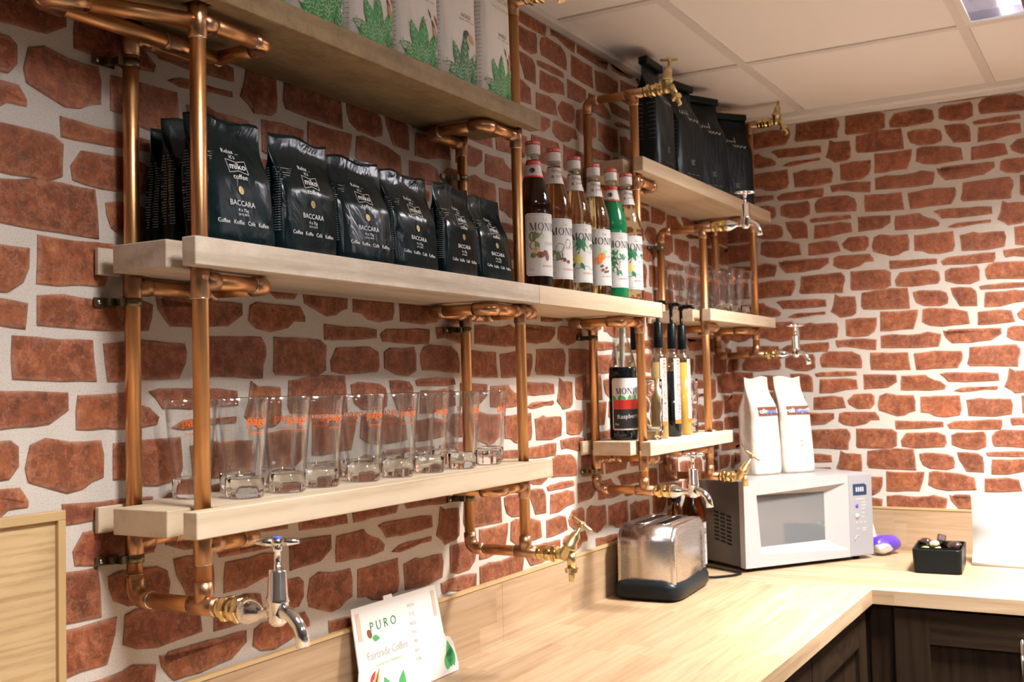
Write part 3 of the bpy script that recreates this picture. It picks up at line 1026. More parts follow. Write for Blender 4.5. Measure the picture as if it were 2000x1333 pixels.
def brass_tap(t, x, z, tilt=0.0, tail=True):
    e = tap_empty(t, 'brass garden tap with a T bar handle')
    y = coupling(e, x, z, False)
    O = Vector((x, y-.016, z))
    rot = Matrix.Rotation(tilt, 3, 'X')
    up = rot @ Vector((0, -.545, .838)); dn = rot @ Vector((0, 0, -1)); bar = up.cross(Vector((1, 0, 0)))
    MB().lathe([(.0112, 0), (.0112, .006), (.0095, .010), (.0105, .018)], 16, (x, y, z), (0, -1, 0)).obj('inlet', MT['brass'], e)
    b = MB().lathe([(.0001, -.013), (.0095, -.010), (.0125, 0), (.0128, .016), (.0150, .018), (.0150, .022), (.0132, .0235), (.0132, .027), (.0108, .028), (.0100, .045), (.0072, .047), (.0072, .050), (.0040, .051), (.0040, .070)], 18, O, up)
    b.obj('body', MT['brass'], e)
    P = O + Vector((0, -.010, 0)) + rot @ Vector((0, -.004, .004))
    s = MB().lathe([(.0085, 0), (.0088, .012), (.0088, .030)], 16, P, dn)
    so = s.obj('spout', MT['brass'], e)
    if tail:
        MB().lathe([(.0095, .029), (.0132, .030), (.0132, .038), (.0095, .039)], 18, P, dn, smooth=False).obj('hose_nut', MT['brass'], so)
        MB().lathe([(.0062, .039), (.0068, .043), (.0060, .0445), (.0068, .048), (.0060, .0495), (.0066, .054), (.0052, .056)], 14, P, dn).obj('hose_tail', MT['brass'], so)
    c = O + up*.071
    MB().tube([c-bar*.024, c-bar*.020, c+bar*.020, c+bar*.024], .0036, 10, radii=[.0030, .0040, .0040, .0030]).lathe([(.0062, -.004), (.0062, .004)], 12, c, up).obj('bar_handle', MT['brass'], e)
    return e


def frame(x, ztop, zbot, brackets, top, bot, clips, label, slip=0.0):
    t = thing('pipe_frame', label, 'pipe frame', (0, 0, 0), 0, 'copper pipe shelf frames')
    pipe(t, [(x, YB, zbot+.03), (x, YB, ztop-.03)])
    pipe(t, [(x, YF, zbot+.012), (x, YF, ztop-.012)])
    for z, kind in ((zbot, bot), (ztop, top)):
        end = -.196 if kind else YF - .004
        up = (0, 0, 1) if z == zbot else (0, 0, -1)
        pipe(t, [(x, YB-.020, z), (x, end, z)])
        elbow(t, (x, YB, z), up, (0, -1, 0), .032)
        tee(t, (x, YF, z), (0, 1, 0), up, .046, .030)
        if kind == 'chrome': chrome_tap(t, x, z)
        if kind == 'blue': chrome_tap(t, x, z, (.05, .12, .75))
        if kind == 'red': chrome_tap(t, x, z, (.8, .10, .03))
        if kind == 'brass': brass_tap(t, x, z, 0.0, True)
        if kind == 'brass_plain': brass_tap(t, x, z, 0.0, False)
        if kind == 'brass_short': brass_tap(t, x, z, math.radians(-24), False)
        if kind == 'brass_up': brass_tap(t, x, z, math.radians(-24), True)
    for zs, d, L in brackets:
        z = zs - .0145
        x2 = x + d*L
        pipe(t, [(x+d*.008, YF, z), (x2-d*.022, YF, z)], name='bracket_pipe')
        pipe(t, [(x2, YF+.02, z), (x2, YB-.02, z)], name='bracket_pipe')
        pipe(t, [(x2-d*.02, YB, z), (x+d*.008, YB, z)], name='bracket_pipe')
        elbow(t, (x2, YF, z), (-d, 0, 0), (0, 1, 0))
        elbow(t, (x2, YB, z), (-d, 0, 0), (0, -1, 0))
        for yy in (YF, YB): tee(t, (x, yy, z), (0, 0, 1), (d, 0, 0), .048, .030)
    for z in clips: clip(t, x, z)
    return t


PX = [1.018, 1.870, 2.472, 2.945, 3.420]
LBK = .125
f1 = frame(PX[0], 2.262, 1.218, [(SH['A'][0]-.006, 1, .135), (SH['B'][0], 1, .128), (SH['C'][0], 1, .10)], None, 'blue', (1.955, 1.622, 1.272),
      'copper pipe frame with the blue capped chrome tap, beside the oak splash panel')
frame(PX[1], 2.276, 1.166, [(SH['A'][0], -1, LBK), (SH['B'][0], -1, LBK), (SH['B'][0], 1, .06), (SH['C'][0], -1, .11)], 'brass_short', 'brass', (1.928, 1.612, 1.268),
      'copper pipe frame between the black coffee bags and the syrup bottles')
frame(PX[2], 2.221, 1.230, [(SH['D'][0], 1, LBK), (SH['B'][0], -1, LBK), (SH['F'][0], 1, .09)], 'brass_up', 'red', (1.612, 1.275),
      'copper pipe frame above the toaster with a brass top tap')
frame(PX[3], 1.937, 1.226, [(SH['E'][0], 1, .10), (SH['F'][0], -1, LBK)], 'chrome', 'brass_plain', (1.89,),
      'short copper pipe frame behind the microwave with a chrome top tap')
frame(PX[4], 2.331, 1.578, [(SH['E'][0], -1, LBK), (SH['D'][0], -1, LBK)], 'brass_up', 'chrome', (),
      'copper pipe frame nearest the corner of the brick walls')

zA1 = SH['A'][0] - .0225
pipe(f1, [(PX[0]-.006, YF+.003, zA1), (.875, -.090, zA1)], name='bracket_pipe')
pipe(f1, [(.868, -.058, zA1), (1.142, -.060, zA1)], name='bracket_pipe')
MB().tube(round_path([(.893, -.098, zA1), (.848, -.078, zA1), (.848, -.058, zA1), (.885, -.058, zA1)], .014, 6), .0127, 16).obj('elbow_fitting', MT['copper_fit'], f1)
sleeve(f1, (1.075, -.0595, zA1), (1, 0, 0), .05)


def plank(name, label, x0, x1, key, m, left=None, right=None):
    z0, z1 = SH[key]
    yb, yf, g = -.006, -.197, .0140
    P = [(x0, yb)]
    def notch(xe, xp, sgn, ys):
        d = xp + sgn*.014
        r = []
        for y in ys:
            a, b = (y+g, y-g) if ys[0] > ys[-1] else (y-g, y+g)
            r += [(xe, a), (d, a), (d, b), (xe, b)]
        return r
    if left: P += notch(x0, left, 1, (YB, YF))
    P += [(x0, yf), (x1, yf)]
    if right: P += notch(x1, right, -1, (YF, YB))
    P += [(x1, yb)]
    mb = MB().prism(P, z0, z1)
    o = mb.obj(name, MT[m], None, fixn=True)
    bv = o.modifiers.new('edge', 'BEVEL'); bv.width = .0012; bv.segments = 1; bv.limit_method = 'ANGLE'
    return tag(o, label, 'shelf', 'timber plank shelves')


# clearance for the tees on the rising pipes is cut into each plank end
plank('shelf_plank', 'dark stained plank running out past the splash panel at the top', .30, 1.0165, 'A', 'plank_old', None, PX[0])
plank('shelf_plank', 'dark stained plank under the white coffee bags', 1.0175, 1.906, 'A', 'plank_old', PX[0], PX[1])
plank('shelf_plank', 'weathered grey plank under the black foil coffee bags', .9735, 1.8815, 'B', 'plank_grey', PX[0], PX[1])
plank('shelf_plank', 'pale pine plank under the row of syrup bottles', 1.8825, 2.526, 'B', 'plank', PX[1]-.001, PX[2])
plank('shelf_plank', 'pale pine plank carrying the long row of printed tumblers', .971, 1.921, 'C', 'plank', PX[0], PX[1])
plank('shelf_plank', 'pine plank under the tall black coffee bags near the ceiling', 2.428, 3.496, 'D', 'plank', PX[2], PX[4])
plank('shelf_plank', 'short pine plank carrying small tumblers by the wall corner', 2.884, 3.511, 'E', 'plank', PX[3], PX[4])
plank('shelf_plank', 'short pine plank above the toaster with slim pump bottles', 2.427, 3.040, 'F', 'plank', PX[2], PX[3])
#PART4
# ------------------------------------------------------------------ bags
class Bag:
    """flat-bottom pouch: base centre at the origin, printed face towards -y"""
    def __init__(s, w, h, d, wt, seed, lean=0.0, fold=0.5, wr=.0025, seal=.90, full=.42):
        s.w, s.h, s.d, s.wt, s.lean, s.fold, s.wr, s.seal, s.full = w, h, d, wt, lean, fold, wr, seal, full
        r = random.Random(seed)
        s.ph = [(r.uniform(20, 60), r.uniform(15, 45), r.uniform(0, 6.3), r.uniform(.3, 1)) for _ in range(5)]
        s.tw = r.uniform(-.012, .012)

    def ab(s, t):
        k = min(max((t-s.full)/(s.seal-s.full), 0), 1)
        k = k*k*(3-2*k)
        b = s.d/2*(1-k) + .0016
        a = s.w/2 * (1 + .025*math.sin(math.pi*min(t/.7, 1)))
        a = a*(1-k) + s.wt/2*k
        if t < .06: b *= .93 + .07*t/.06; a *= .97 + .03*t/.06
        return a, b, 5.0 - 2.4*k

    def wrk(s, u, z):
        t = z/s.h
        v = sum(A*math.sin(p*u*2 + q*z*1.6 + f) for p, q, f, A in s.ph)/3
        return s.wr*v*min(1, t*4)*(1 if t < s.seal else .5)

    def shift(s, t): return s.tw*t, s.lean*t

    def front(s, u, z, eps=.0012):
        z = max(z, .003)
        t = min(max(z/s.h, 0), 1)
        a, b, e = s.ab(t)
        u = max(-.985*a, min(.985*a, u))
        q = min(abs(u)/a, .97)
        dx, dy = s.shift(t)
        return (u + dx, -(b*(1-q**e)**(1/e)) - s.wrk(u, z) - eps + dy, z)

    def side(s, y, z, sgn=-1, eps=.0007):
        t = z/s.h
        a, b, e = s.ab(t)
        q = min(abs(y)/b, .97)
        dx, dy = s.shift(t)
        k = min(max((t-.1)/.8, 0), 1)
        x = a*(1-q**e)**(1/e) - s.fold*b*k*(1-q) + eps
        return (sgn*x + dx, y + dy, z)

    def mesh(s, name, m, parent, nz=40, n=72):
        vs = []; fs = []
        for j in range(nz+1):
            t = j/nz
            a, b, e = s.ab(t)
            dx, dy = s.shift(t)
            z = t*s.h
            k = min(max((t-.1)/.8, 0), 1)
            for i in range(n):
                th = 2*math.pi*i/n
                c, si = math.cos(th), math.sin(th)
                x = a*math.copysign(abs(c)**(2/e), c); y = b*math.copysign(abs(si)**(2/e), si)
                if abs(c) > .7:
                    x -= math.copysign(s.fold*b*k*(1-min(abs(y)/b, 1)), c)
                    w_ = 0
                else:
                    w_ = s.wrk(x, z)*(1 if si < 0 else -1)
                zz = z + (.004*math.sin(x*70 + s.tw*300)*t**8)
                vs.append((x+dx, y - w_*(1 if si < 0 else 1) + dy, zz))
        for j in range(nz):
            for i in range(n):
                i2 = (i+1) % n
                fs.append((j*n+i, j*n+i2, (j+1)*n+i2, (j+1)*n+i))
        mb = MB().add(vs, fs, True)
        mb.f.append(tuple(reversed(range(n)))); mb.sm.append(False)
        mb.f.append(tuple(nz*n+i for i in range(n))); mb.sm.append(False)
        return mb.obj(name, m, parent)


def gusset_lines(bag, parent, m, sgn=-1, z0=.18, z1=.72, n=26, wd=.0011):
    mb = MB(); r = random.Random(5)
    for i in range(n):
        z = bag.h*(z0 + (z1-z0)*i/n)
        L = bag.d*.40
        for a, b in ((-L, -L*.15 - r.uniform(0, .3)*L), (L*.1, L*.9 - r.uniform(0, .5)*L)):
            k = 3
            for q in range(k):
                y0, y1 = a+(b-a)*q/k, a+(b-a)*(q+.75)/k
                mb.add([bag.side(y0, z, sgn), bag.side(y1, z, sgn), bag.side(y1, z+wd, sgn), bag.side(y0, z+wd, sgn)], [(0, 1, 2, 3)], False)
    o = mb.obj('small_print', m, parent)
    o['kind'] = 'stuff'
    return o


def roast_bag(seed, lean):
    b = Bag(.134, .182, .050, .138, seed, lean, .55, .0017, .92, .50)
    t = thing('coffee_bag', '', 'coffee bag')
    b.mesh('pouch', MT['black_foil'], t)
    fn = lambda u, v: b.front(u, v)
    def txt(nm, s, u, v, h, m='ink_white', sx=1.0):
        mb = MB(); put_text(mb, s, fn, u, v, h, 0, sx); return mb.obj(nm, MT[m], t)
    txt('slogan_print', 'Relax ...', -.004, .1335, .0092)
    txt('slogan_print', "it's", -.004, .1255, .0088)
    lg = MB()
    for h2 in (.0, .0004): put_text(lg, 'miko', fn, .0+h2, .1115+h2, .0135, 0, 1.05)
    lo = lg.obj('logo_print', MT['ink_white'], t)
    fr = MB()
    q = [(-.0165, .1215), (0, .118), (.0165, .1215), (.0165, .1015), (0, .1055), (-.0165, .1015)]
    for i in range(6): put_line(fr, fn, *q[i], *q[(i+1) % 6], .0007)
    fr.obj('logo_frame', MT['ink_white'], lo)
    txt('brand_print', 'coffee', .001, .0965, .0105)
    bn = MB(); put_ellipse(bn, fn, .0, .078, .0048, .0060, .4); bn = bn.obj('bean_print', MT['gold_foil'], t)
    b2 = MB(); put_line(b2, fn, -.001, .0735, .0015, .083, .0010); b2.obj('bean_crease', MT['ink_brown'], bn)
    txt('name_print', 'BACCARA', 0, .0590, .0108, sx=.95)
    txt('weight_print', '4 x 75g', 0, .0495, .0064)
    txt('date_print', '24 12 2014', 0, .0435, .0042)
    txt('languages_print', 'Coffee   Koffie   Caf\u00e9   Kaffee', 0, .0320, .0083, sx=.93)
    gusset_lines(b, t, MT['ink_grey'])
    return t


zB = SH['B'][1] + .0004
var = [roast_bag(11, .006), roast_bag(23, .004), roast_bag(37, .010)]
xsB = [1.0985, 1.2385, 1.3850, 1.5215, 1.6590, 1.7905]
lean_rz = [-.05, .02, -.10, -.04, .06, -.02]
for i, x in enumerate(xsB):
    o = var[i] if i < 3 else copy_tree(var[i % 3])
    o.location = (x, -.1375, zB); o.rotation_euler = (math.radians([-1.5, -1, -2.5, -2, -1, -2][i]), math.radians([0, 0, 2.0, 2.5, 0, 2][i]), lean_rz[i])
    s = [1.0, 1.0, .97, .95, .96, .92][i]; o.scale = (s, s, s)
    tag(o, ORD[5-i] + ' black foil coffee bag from the syrup bottles, front row', 'coffee bag', 'black foil coffee bags on the grey plank')
for i, y in enumerate((-.0765, -.0345)):
    o = copy_tree(var[i])
    o.location = (1.1065 + .002*i, y, zB); o.scale = (1, .66, 1.0 if i == 0 else .97); o.rotation_euler = (0, 0, .03*i)
    tag(o, ['black foil coffee bag in the second row, just behind the end bag', 'black foil coffee bag against the brick wall, rearmost at the plank end'][i], 'coffee bag', 'black foil coffee bags on the grey plank')


def rain_bag(seed, bird, dark):
    b = Bag(.1225, .305, .086, .116, seed, .004, .35, .0014, .97, .74)
    t = thing('coffee_bag', '', 'coffee bag')
    b.mesh('pouch', MT['white_bag'], t)
    fn = lambda u, v: b.front(u, v)
    def txt(nm, s, u, v, h, m='ink_black', sx=1.0, rot=0.0):
        mb = MB(); put_text(mb, s, fn, u, v, h, rot, sx); return mb.obj(nm, MT[m], t)
    txt('brand_print', 'PURO', .022, .243, .019, 'ink_faint')
    txt('fairtrade_print', 'Fairtrade Coffee', .006, .206, .0145, 'ink_faint', .82)
    txt('slogan_print', 'saving the rainforest', .006, .189, .0105, 'ink_green2', .85)
    n = txt('blend_print', 'NOBLE', .012, .1355, .0100)
    u = MB()
    for a, c in ((-.022, -.006), (-.003, .012), (.015, .028)): put_line(u, fn, a+.012, .1275, c+.012, .1275, .0014)
    u.obj('blend_note', MT['ink_faint'], n)
    r = random.Random(seed)
    g1, g2 = MB(), MB()
    leaves = [(-.020, .030, .045, .012, 2.0), (-.004, .034, .052, .013, 1.57), (.014, .032, .044, .012, 1.05), (-.030, .018, .034, .011, 2.6), (.026, .016, .038, .012, .45),
              (.0, .016, .036, .014, 1.3), (-.016, .008, .034, .012, 2.2), (.018, .006, .040, .013, .15), (-.034, .006, .022, .009, 2.9), (.036, .008, .024, .011, -.5), (.004, .002, .03, .012, 1.8), (-.024, .004, .036, .012, 1.3), (.028, .004, .034, .012, 1.5), (-.040, .003, .03, .010, 1.8)]
    for i, (a, c, L, W, ro) in enumerate(leaves):
        a += .010
        L, W = L*1.22, W*1.3
        put_leaf(g1, lambda x, y: b.front(x, y, .0012+.00006*i), a, c, L, W*.8, ro + r.uniform(-.1, .1))
        ca, sa = math.cos(ro), math.sin(ro)
        for q in (.25, .45, .65, .82):
            for sg in (-1, 1):
                px, py = a + ca*L*q, c + sa*L*q
                put_line(g2, lambda x, y: b.front(x, y, .0022), px, py, px + math.cos(ro+sg*.8)*W*.62, py + math.sin(ro+sg*.8)*W*.62, .0017)
        put_line(g2, lambda x, y: b.front(x, y, .0022), a, c, a + ca*L*.92, c + sa*L*.92, .0012)
    lf = g1.obj('leaf_print', MT['ink_dgreen' if dark else 'ink_green'], t)
    g2.obj('leaf_veins', MT['ink_green2'], lf); lf['kind'] = 'stuff'
    if bird == 'toucan':
        k = MB(); put_ellipse(k, fn, .014, .098, .010, .012, .3); put_line(k, fn, .012, .09, .018, .074, .009); k = k.obj('bird_print', MT['ink_black'], t)
        k2 = MB(); put_ellipse(k2, lambda x, y: b.front(x, y, .0016), .019, .092, .0055, .009, .2); k2.obj('bird_breast', MT['paper'], k)
        k3 = MB(); put_leaf(k3, lambda x, y: b.front(x, y, .0020), .018, .104, .026, .0062, -.75); k3.obj('bird_bill', MT['ink_tan'], k)
    else:
        k = MB(); put_leaf(k, fn, .030, .098, .036, .0030, -1.0); put_leaf(k, fn, .030, .098, .020, .002, 2.1); k = k.obj('bird_print', MT['ink_brown'], t)
        k2 = MB(); put_leaf(k2, fn, .039, .108, .026, .0026, -1.05); k2.obj('bird_wing', MT['ink_red'], k)
        k3 = MB(); put_leaf(k3, lambda x, y: b.front(x, y, .0016), .036, .086, .024, .0046, -1.2); k3.obj('bird_body', MT['ink_tan'], k)
    gusset_lines(b, t, MT['ink_faint'], -1, .1, .9, 30, .0011)
    return t


zA = SH['A'][1] + .0004
ra, rb = rain_bag(3, 'hummer', False), rain_bag(9, 'toucan', True)
xsA = [1.130, 1.262, 1.3945, 1.5270, 1.6590, 1.7915]
rd = [0, 0, 0, 0, 1, 0]
used = set()
for i, x in enumerate(xsA):
    src = (ra, rb)[rd[i]]
    o = src if rd[i] not in used else copy_tree(src)
    used.add(rd[i])
    o.location = (x, -.125, zA); o.rotation_euler = (0, 0, [-.05, -.02, .03, -.03, .0, .06][i])
    lab = 'white coffee bag printed with a toucan among dark leaves' if rd[i] else ORD[5-i] + ' white leaf printed coffee bag from the end of the dark plank'
    tag(o, lab, 'coffee bag', 'white leaf printed coffee bags on the top plank')


def night_bag(seed):
    b = Bag(.140, .300, .082, .128, seed, .010, .5, .0030, .95, .6)
    t = thing('coffee_bag', '', 'coffee bag')
    b.mesh('pouch', MT['black_matte'], t)
    # rolled-over seal at the top
    dx, dy = b.shift(1.0)
    MB().box((-.060+dx, -.016+dy, .2965), (.060+dx, .010+dy, .318), .004).obj('rolled_top', MT['black_matte'], t)
    fn = lambda u, v: b.front(u, v)
    k = MB()   # flowing script strokes
    def script(pts, wd=.0016):
        for i in range(len(pts)-1): put_line(k, fn, *pts[i], *pts[i+1], wd)
    script([(-.034, .226), (-.040, .218), (-.034, .212), (-.027, .218), (-.026, .224), (-.020, .214), (-.015, .221), (-.010, .214), (-.004, .221), (.002, .213), (.004, .234)])
    script([(-.010, .206), (-.006, .196), (.000, .205), (.004, .196), (.010, .204), (.016, .195), (.022, .203), (.028, .195), (.036, .202), (.031, .192)])
    k.obj('script_print', MT['ink_white'], t)
    m = MB()
    for i, wd in enumerate((.016, .012, .017)): put_rect(m, fn, -.008, .060+i*.0055, -.008+wd, .0635+i*.0055)
    m.obj('blend_print', MT['ink_grey'], t)
    m = MB()
    for i in range(3): put_rect(m, fn, -.03+i*.022, .030, -.014+i*.022, .0316)
    m.obj('note_print', MT['ink_grey'], t)
    gusset_lines(b, t, MT['ink_grey'], -1, .30, .66, 9, .0012)
    return t


zD = SH['D'][1] + .0004
nb = [night_bag(5), night_bag(15), night_bag(25)]
for i, (x, y, rz) in enumerate(((2.695, -.120, .02), (2.885, -.120, -.22), (3.105, -.116, -.48), (3.330, -.118, -.68))):
    o = nb[i] if i < 3 else copy_tree(nb[0])
    o.location = (x, y, zD); o.rotation_euler = (0, 0, rz)
    o.scale = (1, 1, [1.0, .95, .97, .96][i])
    tag(o, ORD[3-i] + ' tall black script printed coffee bag from the wall corner', 'coffee bag', 'tall black coffee bags near the ceiling')

# ------------------------------------------------------------------ tumblers
def tumbler(print_, h=.1415):
    t = thing('tumbler', '', 'glass')
    nf = 10
    def fac(a, z):
        k = max(0.0, 1 - z/(h*.75))
        q = math.pi/nf
        m_ = (a % (2*q)) - q
        return 1 + k*(math.cos(q)/math.cos(m_) - 1)*1.0
    wall = [(.0272, .0272), (.0290, .045), (.0325, .085), (.0365, h*.92), (.0385, h-.0012), (.0379, h), (.0371, h-.0012), (.0352, h*.92), (.0311, .085), (.0273, .047), (.0246, .0330), (.0235, .0300)]
    w_ = MB().lathe(wall, 40, mod=fac); w_.f = w_.f[:-2]; w_.sm = w_.sm[:-2]
    w_.obj('wall', MT['glass_thin'], t)
    base = [(.0240, .0005), (.0262, .0016), (.0270, .006), (.0272, .0268), (.0236, .0296), (.012, .0262), (.0001, .0256)]
    MB().lathe(base, 40, mod=fac).obj('base', MT['glass'], t, fixn=True)
    if print_:
        def fn(u, z):
            r = .0325 + (.0385-.0325)*(z-.085)/(h-.085) + .0004
            a = -math.pi/2 + u/r
            return (r*math.cos(a), r*math.sin(a), z)
        m = MB()
        for q in (0, .0005): put_text(m, 'pago', fn, q, .1085, .0185, 0, .92)
        p = m.obj('logo_print', MT['ink_orange'], t)
        m2 = MB()
        for i in range(6): put_rect(m2, fn, -.012+i*.0042, .0915, -.0088+i*.0042, .0927)
        put_rect(m2, fn, -.0135, .0893, .0135, .0897, 4)
        for i in range(8):
            a = math.pi*i/8; c = math.pi*(i+1)/8
            put_line(m2, fn, .010*math.cos(a), .113+.008*math.sin(a), .010*math.cos(c), .113+.008*math.sin(c), .0004)
        m2.obj('logo_line', MT['ink_orange'], p)
    return t


zC = SH['C'][1] + .0004
tb = tumbler(True)
front = [(1.1320, -.1220), (1.2170, -.1250), (1.3030, -.1190), (1.4010, -.1240), (1.4890, -.1290), (1.5830, -.1300), (1.6720, -.1390), (1.7740, -.1330), (1.8500, -.0930)]
back = [(1.1070, -.0440), (1.1990, -.0430), (1.2900, -.0415), (1.3850, -.0440), (1.4790, -.0460), (1.5700, -.0450), (1.6620, -.0480), (1.7560, -.0450)]
rj = random.Random(4)
for i, (x, y) in enumerate(front + back):
    o = tb if i == 0 else copy_tree(tb)
    o.location = (x, y, zC); o.rotation_euler = (0, 0, rj.uniform(-.35, .15) if i < 9 else rj.uniform(-1.2, 1.2))
    if i < 9: lab = ORD[i] + ' orange printed tumbler from the copper pipes by the splash panel, front row'
    else: lab = ORD[i-9] + ' orange printed tumbler from the splash panel pipes, back row by the bricks'
    tag(o, lab, 'glass', 'printed tumblers on the long pine plank front row' if i < 9 else 'printed tumblers on the long pine plank back row')
zE = SH['E'][1] + .0004
for i, (x, y) in enumerate([(2.995, -.060), (3.082, -.058), (3.170, -.062), (3.258, -.060), (3.342, -.062), (3.172, -.140), (3.256, -.142), (3.338, -.145)]):
    o = copy_tree(tb); o.location = (x, y, zE); o.rotation_euler = (0, 0, rj.uniform(-.5, .3))
    tag(o, ORD[i if i < 5 else i-5] + ' printed tumbler from the chrome tap frame, ' + ('back' if i < 5 else 'front') + ' row on the short plank', 'glass', 'printed tumblers on the short plank')


def bark_glass():
    t = thing('tumbler', '', 'glass')
    h = .152
    md = lambda a, z: 1 + .045*math.sin(a*5 + 9*math.sin(z*70)) + .03*math.sin(z*190 + a*3)*(z > .01)
    prof = [(.0215, .001), (.0225, .004)] + [(.0225 + .0025*i/12, .006 + (h-.007)*i/12) for i in range(13)] + [(.0240, h), (.0232, h-.001)] + [(.0225 - .0012*i/8, h - .004 - (h-.028)*i/8) for i in range(9)] + [(.012, .0215), (.0001, .0212)]
    MB().lathe(prof, 36, mod=md).obj('wall', MT['glass'], t)
    return t


zF = SH['F'][1] + .0004
bg = bark_glass()
for i, (x, y) in enumerate(((2.524, -.166), (2.868, -.132), (2.914, -.075))):
    o = bg if i == 0 else copy_tree(bg)
    o.location = (x, y, zF); o.rotation_euler = (0, 0, i*1.3)
    tag(o, ['rippled clear tumbler between the raspberry bottle and the copper pipe', 'rippled clear tumbler next to the slim pump bottles', 'rippled clear tumbler at the far end of the slim bottle shelf'][i], 'glass', 'rippled tumblers')

# ------------------------------------------------------------------ syrup bottles
_SERIF = serif_word()
BOTTLE = [(.0300, .0005), (.0345, .002), (.0360, .008), (.0360, .160), (.0352, .166), (.0360, .171), (.0355, .182), (.0325, .198), (.0255, .222), (.0190, .243), (.0158, .258), (.0148, .272)]


